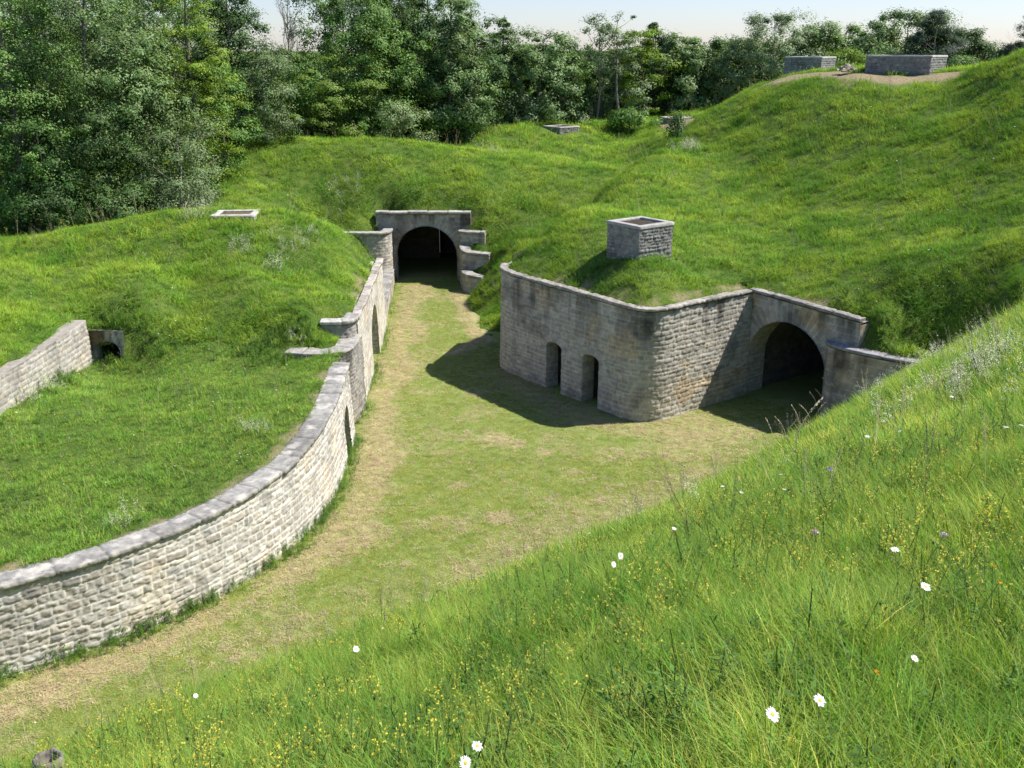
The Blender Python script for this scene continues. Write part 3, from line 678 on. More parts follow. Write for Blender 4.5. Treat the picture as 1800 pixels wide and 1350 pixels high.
# wings of the casemate mound
t = thing("wing_wall", "lower quarter-round wing wall of worn stone, beside the end of the pale curved wall", "retaining wall", (-6, 32, 2.5))
rel(wall("masonry", PA_W2, 'rubble', t, res=.04, seed=12, th=.1, stains=.5, batter=.01), t)
rel(coping(PA_W2, t, (.42, .40, .37), th=.1, ov=.03, width=.75, seed=22, patch=.3), t)
t = thing("wing_wall", "short upper wing wall curving into the overgrown mound above the lower worn stone wing", "retaining wall", (-6, 34, 3))
rel(wall("masonry", PA_W1, 'rubble', t, z0=2.4, res=.04, seed=13, th=.14, stains=.4, batter=.01), t)
rel(coping(PA_W1, t, (.52, .50, .46), th=.12, ov=.09, width=.5, seed=23, patch=.6), t)
t = thing("casemate_front", "sunlit pale stone front of the grassed mound with one dark archway onto the street", "casemate", (-5.7, 40, 0))
o1 = segm(PA_MOUND, -5.8, 39.9, 1.35, 1.15, 1.35, ring=.35, face=.04, nv=21)
rel(wall("masonry", PA_MOUND, 'white', t, res=.04, seed=14, openings=[o1], stains=.35, batter=.03, th=.15), t)
rel(coping(PA_MOUND, t, (.50, .45, .40), th=.14, ov=.07, width=.30, seed=24, patch=.6), t)
rel(reveal(PA_MOUND, o1, t, 'cream', .8, name='archway'), t)
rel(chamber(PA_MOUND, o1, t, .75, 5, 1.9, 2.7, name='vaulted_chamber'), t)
t = thing("kerb_wall", "knee-high wall with a flat grey top running from the pale casemate front to the far tunnel", "low wall", (-6.3, 50, 0))
rel(wall("masonry", PA_LC, 'grey', t, res=.06, seed=15, th=.13, stains=.5), t)
rel(coping(PA_LC, t, (.36, .35, .33), th=.12, ov=.05, width=.85, seed=25, patch=.3, res=.08), t)
t = thing("wing_wall", "round-cornered wing wall of block courses ending against the far tunnel arch", "retaining wall", (-8, 54, 0))
rel(wall("masonry", PA_WL, 'grey', t, res=.045, seed=16, th=.16, stains=.3), t)
rel(coping(PA_WL, t, (.50, .48, .44), th=.14, ov=.09, width=.5, seed=26, patch=.5, res=.08), t)
t = thing("tunnel_portal", "shaded grey portal with a dark round-topped tunnel at the far end of the mown street", "tunnel portal", (-4.8, 55.6, 0))
o1 = segm(PA_FAR, -4.83, 55.6, 1.72, 1.38, 1.72, ring=.62, face=.02, nv=27)
rel(wall("masonry", PA_FAR, 'smooth', t, res=.045, seed=17, openings=[o1], th=.16, batter=0, stains=.7), t)
rel(coping(PA_FAR, t, (.48, .46, .43), th=.13, ov=.12, width=.55, seed=27, patch=.6, res=.08), t)
rel(reveal(PA_FAR, o1, t, 'grey', .9, name='arch_vault'), t)
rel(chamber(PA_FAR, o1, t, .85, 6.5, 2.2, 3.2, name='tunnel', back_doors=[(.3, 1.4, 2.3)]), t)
for pa, lab, nm in ((PA_T1, "highest of three stepped stubs of wall beside the far tunnel, close under the portal's coping", 31),
                    (PA_T2, "middle one of three stepped stubs of wall beside the far tunnel, weeds growing on it", 32),
                    (PA_T3, "lowest of three stepped stubs of wall beside the far tunnel, just over the grass", 33)):
    t = thing("stepped_wall", lab, "retaining wall", (-2.5, 54, 0), group="stepped walls beside the far tunnel")
    rel(wall("masonry", pa, 'smooth', t, res=.05, seed=nm, th=.14, stains=.5, batter=0), t)
    rel(coping(pa, t, (.40, .385, .355), th=.12, ov=.06, width=.6, seed=nm, patch=.3, res=.07), t)
# bastion with two doorways
t = thing("bastion_wall", "tall grey bastion with rounded corners and two narrow dark doorways, grass mound on top", "bastion", (4.6, 33, 0))
d1 = segm(PA_BLOCK, 1.80, 36.52, .44, 1.72, .2, ring=.22, face=.05, nv=5)
d2 = segm(PA_BLOCK, 3.10, 34.89, .44, 1.72, .2, ring=.22, face=.05, nv=5)
rel(wall("masonry", PA_BLOCK, 'grey', t, res=.034, seed=18, openings=[d1, d2], stains=.6, batter=.02, th=.15), t)
rel(coping(PA_BLOCK, t, (.37, .345, .31), th=.11, ov=.09, width=.30, seed=28, res=.04, patch=.45, rough=.028, s0=PA_BLOCK.nearest(-.25, 40.3)), t)
for k, d in enumerate((d1, d2)):
    rel(reveal(PA_BLOCK, d, t, 'grey', .55, seed=40+k, name='doorway'), t)
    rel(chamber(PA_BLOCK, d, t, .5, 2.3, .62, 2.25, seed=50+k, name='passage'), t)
# gateway
t = thing("tunnel_portal", "grey portal with a wide dark archway in the corner beside the bastion", "tunnel portal", (10.4, 34, 0))
sa = PA_GATE.nearest(10.05, 34.57)
o1 = dict(s=sa-.12, w=1.76, hs=1.42, rise=1.74, ring=.62, face=.02, nv=27)
rel(wall("masonry", PA_GATE, 'smooth', t, res=.036, seed=19, openings=[o1], th=.15, batter=0, stains=.8), t)
rel(coping(PA_GATE, t, (.34, .32, .30), th=.10, ov=.08, width=.30, seed=29, res=.04, patch=.4, rough=.026), t)
rel(reveal(PA_GATE, o1, t, 'grey', 1.0, name='arch_vault'), t)
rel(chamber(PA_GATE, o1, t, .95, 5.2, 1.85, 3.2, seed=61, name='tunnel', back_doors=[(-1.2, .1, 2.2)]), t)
t = thing("wing_wall", "curving wing wall with a smooth slate-grey top, running from the corner archway into tall grass", "retaining wall", (12, 32, 0))
rel(wall("masonry", PA_WING, 'smooth', t, res=.05, seed=20, th=.12, batter=0, stains=.6), t)
rel(coping(PA_WING, t, (.33, .32, .33), th=.09, ov=.05, width=.55, seed=30, res=.05, patch=.15, joint=(2, 3)), t)
# terrace retaining wall and its little doorway
t = thing("retaining_wall", "sunlit rubble wall at the back of the grass terrace, leading to a small dark doorway", "retaining wall", (-14.6, 28, 2))
rel(wall("masonry", PA_RL, 'grey', t, z0=1.7, res=.035, seed=34, th=.02, batter=.06, stains=.3), t)
t = thing("doorway_front", "small dark arched doorway half buried in the overgrown mound behind the terrace", "doorway", (-13.7, 32.6, 2))
o1 = segm(PA_DOOR, -13.78, 32.6, .42, 2.72, .34, ring=.3, face=.02, z0=1.6)
rel(wall("masonry", PA_DOOR, 'smooth', t, z0=1.7, res=.04, seed=35, openings=[o1], th=.1, batter=0, stains=1.2, depth=.42, ends=False), t)
rel(reveal(PA_DOOR, o1, t, 'smooth', .5, name='door_reveal'), t)
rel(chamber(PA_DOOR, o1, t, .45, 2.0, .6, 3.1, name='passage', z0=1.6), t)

# ------------------------------------------------------------ vent boxes
def vent(name, label, cat, c, rz, lx_, ly_, h, rim=.22, seed=1, rimcol=(.50, .48, .45), fill=(.06, .05, .035), below=.7, group=None, slab=.09, style='vent', zdrop=.10):
    t = thing(name, label, cat, (c[0], c[1], c[2]), rz, group)
    cr, sr = 1, 0
    B = Buf(); hx, hy = lx_/2, ly_/2
    P = [(-hx, -hy), (hx, -hy), (hx, hy), (-hx, hy)]
    for k in range(4):
        a = np.array(P[k]); b_ = np.array(P[(k+1) % 4]); L = np.linalg.norm(b_-a); T = (b_-a)/L; N = np.array([T[1], -T[0]])
        ns = int(L/.035)+2; nh = int((h+below)/.035)+2
        S, H = np.meshgrid(np.linspace(0, L, ns), np.linspace(-below, h-slab+.005, nh), indexing='ij')
        d, col = masonry(S+k*7, H, style, seed+k); e = np.minimum(np.minimum(S, L-S)*12, 1); d = d*e
        V = np.stack([a[0]+T[0]*S+N[0]*d, a[1]+T[1]*S+N[1]*d, H], -1)
        B.add(V.reshape(-1, 3), gridF(ns, nh), col.reshape(-1, 3))
    B.obj("stone_casing", M_STONE, t)
    # rim slab ring with inner shaft
    B = Buf(); ov = .03; x0, y0 = hx+ov, hy+ov; xi, yi = hx-rim, hy-rim
    def ringpts(x, y, z, n=12, j=0):
        q = []
        for (ax, ay), (bx, by) in (((-x, -y), (x, -y)), ((x, -y), (x, y)), ((x, y), (-x, y)), ((-x, y), (-x, -y))):
            for i in range(n): q.append((ax+(bx-ax)*i/n, ay+(by-ay)*i/n, z))
        q = np.array(q); w_ = noise(q[:, 0]*7+j, q[:, 1]*7, seed+70)-.5
        q[:, 2] += w_*.012*(abs(j) > 0); q[:, :2] *= (1+.012*w_[:, None]); return q
    rows = [ringpts(x0, y0, h-slab, j=1), ringpts(x0, y0, h-.012, j=1), ringpts(x0-.012, y0-.012, h, j=1)] + [ringpts(x0+(xi-x0)*t_, y0+(yi-y0)*t_, h, j=1) for t_ in (.3, .6, 1)] + [ringpts(xi, yi, h-.04, j=1), ringpts(xi, yi, h-.35, j=0)]
    V = np.stack(rows, 0); nr, npn = V.shape[:2]; F = []
    for i in range(nr-1):
        for j in range(npn): F.append([i*npn+j, i*npn+(j+1) % npn, (i+1)*npn+(j+1) % npn, (i+1)*npn+j])
    q = V.reshape(-1, 3); cc = np.array(rimcol)*(.8+.4*fbm(q[:, 0]*5, q[:, 1]*5+q[:, 2]*3, seed, 3))[:, None]
    B.add(q, F, cc); B.obj("rim", M_COPING, t)
    n_ = 14; U, Vv = np.meshgrid(np.linspace(-xi, xi, n_), np.linspace(-yi, yi, n_), indexing='ij')
    Zf = h-zdrop+.03*(noise(U*9, Vv*9, seed)-.5)
    B = Buf(); B.add(np.stack([U, Vv, Zf], -1).reshape(-1, 3), gridF(n_, n_), np.array(fill)[None]*(.6+.8*noise(U*8, Vv*8, 3).reshape(-1, 1)))
    B.obj("soil_fill", M_STONE, t)
    return t
def base(px, py, Y):
    q = atY(px, py, Y); return q
# near vent on the bastion: corner at px 1122
g = ground(np.array(4.75), np.array(36.6))
tv = vent("ventilation_shaft", "square stone shaft with soil inside, standing in the grass on top of the grey bastion", "air shaft", (4.78, 37.1, 5.30), R(37), 1.72, 1.72, 1.12, rim=.22, seed=3, zdrop=.07, rimcol=(.42, .405, .38), slab=.11)
q = atY(415, 381, 42.0)
vent("shaft_frame", "low stone frame set almost flush in the crest of the grass mound behind the terrace", "air shaft", (q[0], q[1], q[2]-.12), R(4), 1.75, 1.5, .30, rim=.24, seed=5, rimcol=(.55, .53, .49), fill=(.16, .11, .07), zdrop=.06)
q = atY(1590, 132, 57.4)
vent("ventilation_shaft", "longer of the two stone shafts on the hilltop, nearer the grass knoll", "air shaft", (q[0]+.3, q[1]+.8, q[2]-.12), R(-38), 3.5, 2.9, 1.16, rim=.3, seed=6, below=1.2)
q = atY(1420, 131, 65.5)
vent("ventilation_shaft", "shorter of the two stone shafts on the hilltop, standing beyond the small rubble heap", "air shaft", (q[0]+.3, q[1]+.8, q[2]+.12), R(-35), 2.35, 2.7, .95, rim=.3, seed=7, below=1.2)
q = atY(986, 236, 77)
vent("shaft_frame", "thin grey stone frame lying open on the low round mound before the forest", "air shaft", (q[0], q[1], float(ground(q[0], q[1]))+.10), R(38), 1.9, 1.9, .14, rim=.18, seed=8, slab=.08, zdrop=.05)
q = atY(1192, 208, 79)
vent("shaft_frame", "flat pale slab at the end of the bare track below the hilltop", "air shaft", (q[0], q[1], q[2]-.05), R(12), 2.3, 1.4, .16, rim=.3, seed=9, slab=.1, zdrop=.04)
# rubble heap between the hilltop shafts
q = atY(1487, 134, 58.0); q[2] = ground(q[0], q[1])+.03; B = Buf(); rs = np.random.RandomState(4)
for i in range(70):
    r = min(abs(rs.normal(0, .32)), .7); a = rs.uniform(0, 6.28); s = rs.uniform(.06, .17)
    u = rs.normal(size=(14, 3)); u /= np.linalg.norm(u, axis=1)[:, None]
    import bmesh
    bm = bmesh.new(); [bm.verts.new(v*np.array([s, s*.8, s*.6])) for v in u]; bmesh.ops.convex_hull(bm, input=bm.verts)
    bm.verts.ensure_lookup_table(); bm.verts.index_update()
    V = np.array([v.co[:] for v in bm.verts]); F = [[v.index for v in f.verts] for f in bm.faces if len(f.verts) == 3]; bm.free()
    B.add(V+[math.cos(a)*r*1.3, math.sin(a)*r, max(0, .48-r*.62)], F, np.array([.42, .37, .29])*rs.uniform(.6, 1.15))
h = B.obj("rubble_heap", M_STONE, smooth=False); h.location = (q[0], q[1], q[2]-.03)
tag(h, "small heap of pale rubble on the bare ground between the two hilltop shafts", "rubble heap")
# ------------------------------------------------------------ grass and small plants (proto meshes are never linked to the scene)
def blade(buf, x, y, h, w, bend, az, seg, c, tw=0.0):
    """one tapering, arching blade"""
    t = np.linspace(0, 1, seg+1)
    dx, dy = math.cos(az), math.sin(az); px_, py_ = -math.sin(az+tw), math.cos(az+tw)
    out_ = bend*h*t**2; z = h*(t-.35*bend*t**2.2)
    ww = w*.5*np.clip(1-t**2.2, 0, 1)
    L = np.stack([x+dx*out_-px_*ww, y+dy*out_-py_*ww, z], 1); Rr = np.stack([x+dx*out_+px_*ww, y+dy*out_+py_*ww, z], 1)
    V = np.vstack([L[:-1], Rr[:-1], L[-1:]]); s = seg
    F4 = [[i, s+i, s+i+1, i+1] for i in range(s-1)]
    n0 = buf.n
    buf.add(V, [[s-1, 2*s-1, 2*s]], c)
    if F4: buf.F4.append(np.array(F4)+n0)
def tuft(name, n, rad, h, w, seg, mat, seed, bend=(.2, 1.0), dry_=.06, hue=.25):
    rs = np.random.RandomState(seed); B = Buf()
    for i in range(n):
        a = rs.uniform(0, 6.283); r = rad*math.sqrt(rs.rand()); az = a+rs.normal(0, .9)
        c = np.array([1+rs.uniform(-hue, hue), 1+rs.uniform(-.2, .2), 1+rs.uniform(-.3, .3)])*rs.uniform(.75, 1.2)
        if rs.rand() < dry_: c = np.array([2.9, 1.75, 2.6])*rs.uniform(.7, 1.1)
        blade(B, r*math.cos(a), r*math.sin(a), h*rs.uniform(.45, 1.15), w*rs.uniform(.6, 1.3), rs.uniform(*bend), az, seg, c, rs.uniform(-.8, .8))
    return B.obj(name, mat, smooth=False, link=False)
def quadcloud(B, cen, n, r, s, rs, c, flat=1.0):
    for i in range(n):
        p_ = cen + rs.normal(0, r, 3)*np.array([1, 1, flat]); u = rs.normal(size=3); u /= np.linalg.norm(u); v = np.cross(u, rs.normal(size=3)); v /= np.linalg.norm(v)
        B.add([p_-u*s, p_-v*s*.6, p_+u*s, p_+v*s*.6], [[0, 1, 2, 3]], np.array(c)*rs.uniform(.8, 1.15))
def stemmed(name, kind, seed, mat):
    rs = np.random.RandomState(seed); B = Buf()
    G = np.array([.17, .27, .055])
    if kind == 'seed':           # seeding grass: thin culm with a drooping plume
        for k in range(3):
            az = rs.uniform(0, 6.28); h = rs.uniform(.45, .75); lean = rs.uniform(.05, .3)
            t = np.linspace(0, 1, 7); P = np.stack([np.cos(az)*lean*h*t**2, np.sin(az)*lean*h*t**2, h*t-.06*t**3*h*3*lean], 1)
            tube(B, P, np.linspace(.0016, .0009, 7), 3, (.50, .49, .24))
            for i in range(26):
                q = P[-1]*(1-.02*i)+P[-3]*.0; f = i/26.; q = P[4]*(f)+P[6]*(1-f)+rs.normal(0, .004+.010*f*(1-f)*4, 3)
                u = np.array([rs.normal(0, .4), rs.normal(0, .4), 1]); u /= np.linalg.norm(u); v = np.cross(u, rs.normal(size=3)); v /= np.linalg.norm(v)
                B.add([q-u*.006, q-v*.0022, q+u*.007, q+v*.0022], [[0, 1, 2, 3]], np.array([.52, .44, .27])*rs.uniform(.75, 1.2))
    if kind == 'yellow':         # rattle / bedstraw: leafy stem with small yellow lips
        for k in range(2):
            o_ = rs.normal(0, .03, 2); h = rs.uniform(.2, .34)
            tube(B, [[o_[0], o_[1], 0], [o_[0]+.01, o_[1], h*.5], [o_[0]+rs.normal(0, .02), o_[1]+rs.normal(0, .02), h]], [.002, .002, .0015], 3, G)
            for i in range(9):
                z = h*(.25+.75*i/9); a = i*1.57; u = np.array([math.cos(a), math.sin(a), .5]); v = np.array([-math.sin(a), math.cos(a), 0]); q = np.array([o_[0], o_[1], z])
                B.add([q, q+u*.014-v*.004, q+u*.030, q+u*.014+v*.004], [[0, 1, 2, 3]], G*rs.uniform(.8, 1.6))
                if i > 3: quadcloud(B, q+u*.014+[0, 0, .006], 3, .005, .0062, rs, (.78, .66, .08))
    if kind == 'cream':          # bedstraw / meadowsweet froth
        for k in range(4):
            o_ = rs.normal(0, .07, 2); h = rs.uniform(.3, .5)
            tube(B, [[o_[0]*.4, o_[1]*.4, 0], [o_[0], o_[1], h]], [.0025, .0015], 3, G)
            for j in range(7):
                quadcloud(B, np.array([o_[0], o_[1], h*(.62+.38*j/7)])+rs.normal(0, .018, 3), 6, .012, .0065, rs, (.92, .92, .66))
    if kind == 'weed':           # broad leaved plant
        for i in range(64):
            z = rs.uniform(.02, .24); a = rs.uniform(0, 6.28); L = rs.uniform(.014, .034)*(1.2-z*1.5); u = np.array([math.cos(a), math.sin(a), rs.uniform(-.2, .7)]); v = np.array([-math.sin(a), math.cos(a), 0])
            q = np.array([rs.normal(0, .02), rs.normal(0, .02), z])
            B.add([q, q+u*L*.5-v*L*.28, q+u*L, q+u*L*.5+v*L*.28], [[0, 1, 2, 3]], np.array([.10, .19, .035])*rs.uniform(.7, 1.5))
        tube(B, [[0, 0, 0], [.01, 0, .28]], [.003, .002], 3, G)
    if kind == 'dots':           # a small white flower head on a stem
        h = rs.uniform(.22, .38); tube(B, [[0, 0, 0], [.02, .01, h]], [.0015, .0012], 3, G)
        a = np.linspace(0, 6.283, 9)[:-1]; cc = np.array([.02, .01, h])
        B.add(np.vstack([cc+[0, 0, .004], cc+np.stack([np.cos(a)*.017, np.sin(a)*.017, a*0], 1)]), [[0, 1+i, 1+(i+1) % 8] for i in range(8)], (.78, .78, .74))
        quadcloud(B, cc+[0, 0, .005], 3, .002, .004, rs, (.65, .48, .05))
    if kind == 'blue':
        h = rs.uniform(.2, .35); tube(B, [[0, 0, 0], [.01, 0, h]], [.0015, .0012], 3, G); quadcloud(B, np.array([.01, 0, h]), 12, .010, .010, rs, (.28, .22, .50), .6)
    if kind == 'straw':          # loose mown clipping lying flat
        for i in range(12):
            a = rs.uniform(0, 3.14); L = rs.uniform(.04, .12); q = np.array([rs.normal(0, .06), rs.normal(0, .06), rs.uniform(.008, .035)]); u = np.array([math.cos(a), math.sin(a), rs.normal(0, .2)])*L*.5; v = np.array([-math.sin(a), math.cos(a), 0])*.0042
            B.add([q-u-v, q+u-v, q+u+v, q-u+v], [[0, 1, 2, 3]], np.array([.66, .54, .34])*rs.uniform(.6, 1.1))
    return B.obj(name, mat, smooth=False, link=False)
def vcol_mat(name, transl=.3, rough=.6):
    m, n, l, out = new_mat(name)
    at = mk(n, "ShaderNodeVertexColor", layer_name='col'); p = mk(n, "ShaderNodeBsdfPrincipled"); p.inputs['Roughness'].default_value = rough
    p.inputs['Specular IOR Level'].default_value = .15
    cx = mk(n, "ShaderNodeCombineXYZ"); cx.inputs[2].default_value = 1.0; vt = mk(n, "ShaderNodeVectorTransform", vector_type='NORMAL', convert_from='OBJECT', convert_to='WORLD'); l.new(cx.outputs[0], vt.inputs[0])
    mx_ = mk(n, "ShaderNodeMix", data_type='VECTOR'); mx_.inputs[0].default_value = .6; l.new(mk(n, "ShaderNodeNewGeometry").outputs['Normal'], mx_.inputs[4]); l.new(vt.outputs[0], mx_.inputs[5]); l.new(mx_.outputs[1], p.inputs['Normal'])
    oi = mk(n, "ShaderNodeObjectInfo"); c = mixc(n, l, at.outputs[0], ramp(n, l, oi.outputs['Random'], [(0, .8), (1, 1.2)]), 1.0, 'MULTIPLY')
    l.new(c, p.inputs['Base Color']); t = mk(n, "ShaderNodeBsdfTranslucent"); l.new(c, t.inputs[0])
    mx = mk(n, "ShaderNodeMixShader"); mx.inputs[0].default_value = transl; l.new(p.outputs[0], mx.inputs[1]); l.new(t.outputs[0], mx.inputs[2]); l.new(mx.outputs[0], out.inputs[0]); return m
M_PL = vcol_mat("flowering_plants")
M_BANK = leaf_mat("tall_grass", (.21, .36, .05), (.34, .49, .095), .40, spec=.15, soft=.32, patch=(1.4, (.62, .78, .66), (1.2, 1.1, 1.15)))
M_HILL = leaf_mat("hill_grass", (.235, .40, .045), (.345, .50, .07), .32, spec=.12, soft=.66, patch=(.5, (.60, .76, .7), (1.22, 1.1, 1.1)))
M_TERR = leaf_mat("terrace_grass", (.215, .40, .06), (.31, .49, .09), .30, spec=.12, soft=.68, patch=(.6, (.85, .92, .85), (1.12, 1.05, 1.0)))
M_SHORT = leaf_mat("short_grass", (.22, .31, .055), (.32, .38, .09), .25, spec=.1, soft=.8, patch=(1.2, (.85, .9, .8), (1.15, 1.05, 1.0)))

def scatter(name, label, P, nrm, protos, idx, scale, rng, tilt=.12, follow=.35):
    """one 'stuff' object: a point mesh whose geometry nodes set plant meshes on its points"""
    n_ = len(P); col = bpy.data.collections.new(name + "_plants")
    for i, o in enumerate(protos): o.name = "%s_plant_%02d" % (name, i); col.objects.link(o)
    a_ = rng.uniform(0, 6.283, n_); Zv = np.stack([rng.normal(0, tilt, n_), rng.normal(0, tilt, n_), np.ones(n_)], 1)
    if nrm is not None: Zv[:, 0] += nrm[:, 0]/nrm[:, 2]*follow; Zv[:, 1] += nrm[:, 1]/nrm[:, 2]*follow
    Zv /= np.linalg.norm(Zv, axis=1)[:, None]; Xv = np.stack([np.cos(a_), np.sin(a_), 0*a_], 1); Xv -= Zv*(Xv*Zv).sum(1)[:, None]; Xv /= np.linalg.norm(Xv, axis=1)[:, None]; Yv = np.cross(Zv, Xv)
    rot = np.stack([np.arctan2(Yv[:, 2], Zv[:, 2]), -np.arcsin(np.clip(Xv[:, 2], -1, 1)), np.arctan2(Xv[:, 1], Xv[:, 0])], 1)
    me = bpy.data.meshes.new(name); me.vertices.add(n_); me.vertices.foreach_set('co', np.asarray(P, np.float32).ravel())
    for k, v, ty_ in (('rot', rot, 'FLOAT_VECTOR'), ('scl', scale, 'FLOAT'), ('idx', idx, 'INT')):
        a = me.attributes.new(k, ty_, 'POINT'); a.data.foreach_set('vector' if ty_ == 'FLOAT_VECTOR' else 'value', np.ascontiguousarray(v, np.int32 if ty_ == 'INT' else np.float32).ravel())
    o = bpy.data.objects.new(name, me); C.objects.link(o)
    ng = bpy.data.node_groups.new(name, 'GeometryNodeTree'); ng.interface.new_socket('Geometry', in_out='INPUT', socket_type='NodeSocketGeometry'); ng.interface.new_socket('Geometry', in_out='OUTPUT', socket_type='NodeSocketGeometry')
    N = ng.nodes; L = ng.links; gi = N.new('NodeGroupInput'); go = N.new('NodeGroupOutput')
    ci = N.new('GeometryNodeCollectionInfo'); ci.inputs[0].default_value = col; ci.inputs['Separate Children'].default_value = True; ci.inputs['Reset Children'].default_value = True
    ip = N.new('GeometryNodeInstanceOnPoints'); ip.inputs['Pick Instance'].default_value = True
    def na(k, t):
        a = N.new('GeometryNodeInputNamedAttribute'); a.data_type = t; a.inputs[0].default_value = k; return [s for s in a.outputs if s.enabled][0]
    e2r = N.new('FunctionNodeEulerToRotation'); L.new(na('rot', 'FLOAT_VECTOR'), e2r.inputs[0])
    L.new(gi.outputs[0], ip.inputs['Points']); L.new(ci.outputs[0], ip.inputs['Instance']); L.new(na('idx', 'INT'), ip.inputs['Instance Index'])
    L.new(e2r.outputs[0], ip.inputs['Rotation']); L.new(na('scl', 'FLOAT'), ip.inputs['Scale']); L.new(ip.outputs[0], go.inputs[0])
    md = o.modifiers.new("plants", 'NODES'); md.node_group = ng
    return tag(o, label, kind='stuff')
def normals_at(x, y):
    e = .3; zx = (ground(x+e, y)-ground(x-e, y))/(2*e); zy = (ground(x, y+e)-ground(x, y-e))/(2*e)
    zx = np.clip(zx, -1.2, 1.2); zy = np.clip(zy, -1.2, 1.2)
    l_ = np.sqrt(zx**2+zy**2+1); return np.stack([-zx/l_, -zy/l_, 1/l_], 1)
def cand(x0, x1, y0, y1, dens, rng, margin=170):
    n_ = int((x1-x0)*(y1-y0)*dens); x = rng.uniform(x0, x1, n_); y = rng.uniform(y0, y1, n_)
    z = ground(x, y); P = np.stack([x, y, z], 1); u, v, d = proj(P)
    ok = (d > .8) & (u > -margin*1.3) & (u < 1800+margin*1.3) & (v > -60) & (v < 1350+margin*1.6)
    return P[ok]
street = lambda x, y: inside(STREET, x, y)
# occupied by copings: keep tufts off the stone
WALLS = (PA_CURVE, PA_W2, PA_W1, PA_MOUND, PA_LC, PA_WL, PA_FAR, PA_T1, PA_T2, PA_T3, PA_BLOCK, PA_GATE, PA_WING, PA_RL)
WIDTH = {id(PA_MOUND): .2, id(PA_BLOCK): .22, id(PA_GATE): .22, id(PA_CURVE): .62, id(PA_LC): .85, id(PA_W2): .75, id(PA_WING): .55, id(PA_RL): .15}
def on_stone(P, front=.07, slack=.0):
    bad = np.zeros(len(P), bool)
    for pa in WALLS:
        wd = WIDTH.get(id(pa), .5)-slack; q = pa.offset(-(wd-front)/2, .12); r = (wd+front)/2
        m_ = (P[:, 0] > q[:, 0].min()-1) & (P[:, 0] < q[:, 0].max()+1) & (P[:, 1] > q[:, 1].min()-1) & (P[:, 1] < q[:, 1].max()+1)
        ix = np.where(m_)[0]
        for a in range(0, len(ix), 20000):
            ii = ix[a:a+20000]; d = np.hypot(P[ii, 0][:, None]-q[None, :, 0], P[ii, 1][:, None]-q[None, :, 1]).min(1); bad[ii] |= d < r
    return bad
VB = [((4.78, 37.1), 37, 1.72, 1.72), ((atY(415, 381, 42)[0], 42.0), 4, 1.75, 1.5), ((atY(1590, 132, 57.4)[0]+.3, 58.2), -38, 3.5, 2.9), ((atY(1420, 131, 65.5)[0]+.3, 66.3), -35, 2.35, 2.7), ((atY(986, 236, 77)[0], 77), 38, 3.4, 3.4), ((atY(1192, 208, 79)[0], 79), 12, 2.3, 1.4)]
def on_vent(P):
    bad = np.zeros(len(P), bool)
    for (cx, cy), a, lx_, ly_ in VB:
        c_, s_ = math.cos(R(a)), math.sin(R(a)); dx = P[:, 0]-cx; dy = P[:, 1]-cy; u = dx*c_+dy*s_; v = -dx*s_+dy*c_
        bad |= (np.abs(u) < lx_/2+.03) & (np.abs(v) < ly_/2+.03)
    return bad

rng = np.random.RandomState(3); STUMP = hit(94, 1392, 1.5)
# ---- 1. the near bank
def bank_only(P):
    isb = (np.abs(P[:, 2]-bil(GB, P[:, 0], P[:, 1])) < .12) & (P[:, 2] > .02)
    return P[isb]
parts_ = []
for (r0, r1, dens, sc) in ((0, 4.2, 620, .95), (4.2, 8, 380, 1.0), (8, 14, 210, 1.1), (14, 26, 95, 1.25), (26, 44, 40, 1.5)):
    P = cand(-min(r1, 22), min(r1, 30), -2.5, r1, dens, rng, 900); d = np.hypot(P[:, 0], P[:, 1]); P = P[(d >= r0) & (d < r1)]; P = bank_only(P)
    parts_.append((P, np.full(len(P), sc)))
P = np.vstack([a for a, _ in parts_]); S_ = np.concatenate([b for _, b in parts_])
bad = on_stone(P) | ((np.abs(P[:, 0]) < .7) & (P[:, 1] < .9)) | (np.hypot(P[:, 0]-STUMP[0], P[:, 1]-STUMP[1]) < .19) | (np.hypot(P[:, 0]-STUMP[0]*.93, P[:, 1]-STUMP[1]*.93) < .26) | (np.hypot(P[:, 0]-STUMP[0]*.85, P[:, 1]-STUMP[1]*.86) < .22); P, S_ = P[~bad], S_[~bad]
dcam = np.hypot(P[:, 0], P[:, 1])
clump = fbm(P[:, 0]*1.1, P[:, 1]*1.1, 55, 3)
S_ = S_*(.55+.9*clump)*rng.uniform(.75, 1.2, len(P))
dd_ = P[:, 0]*NB[0]+P[:, 1]*NB[1]
pr = [tuft("t", 20, .055, .27, .0036, 4, M_BANK, s, dry_=.05) for s in range(3)] + [tuft("t", 18, .06, .20, .005, 4, M_BANK, 10+s, bend=(.5, 1.3), dry_=.07) for s in range(2)] + \
     [tuft("t", 18, .09, .26, .009, 2, M_BANK, 20+s, dry_=.05) for s in range(3)] + \
     [stemmed("t", 'seed', 1, M_PL), stemmed("t", 'yellow', 2, M_PL), stemmed("t", 'yellow', 3, M_PL), stemmed("t", 'weed', 4, M_PL), stemmed("t", 'dots', 5, M_PL), stemmed("t", 'cream', 6, M_PL), stemmed("t", 'weed', 7, M_PL)]
idx = np.where(dcam < 9, rng.randint(0, 5, len(P)), rng.randint(5, 8, len(P)))
u = rng.rand(len(P))
idx = np.where((u < .006) & (dcam > 6), 8, idx); idx = np.where((u > .02) & (u < .09) & (noise(P[:, 0]*.8, P[:, 1]*.8, 61) > .35), rng.randint(9, 11, len(P)), idx)
idx = np.where((u > .1) & (u < .2) & (noise(P[:, 0]*1.3, P[:, 1]*1.3, 62) > .6), 11, idx); idx = np.where((u > .2) & (u < .215), 14, idx)
idx = np.where((u > .3) & (u < .3015) & (dcam > 6), 12, idx)
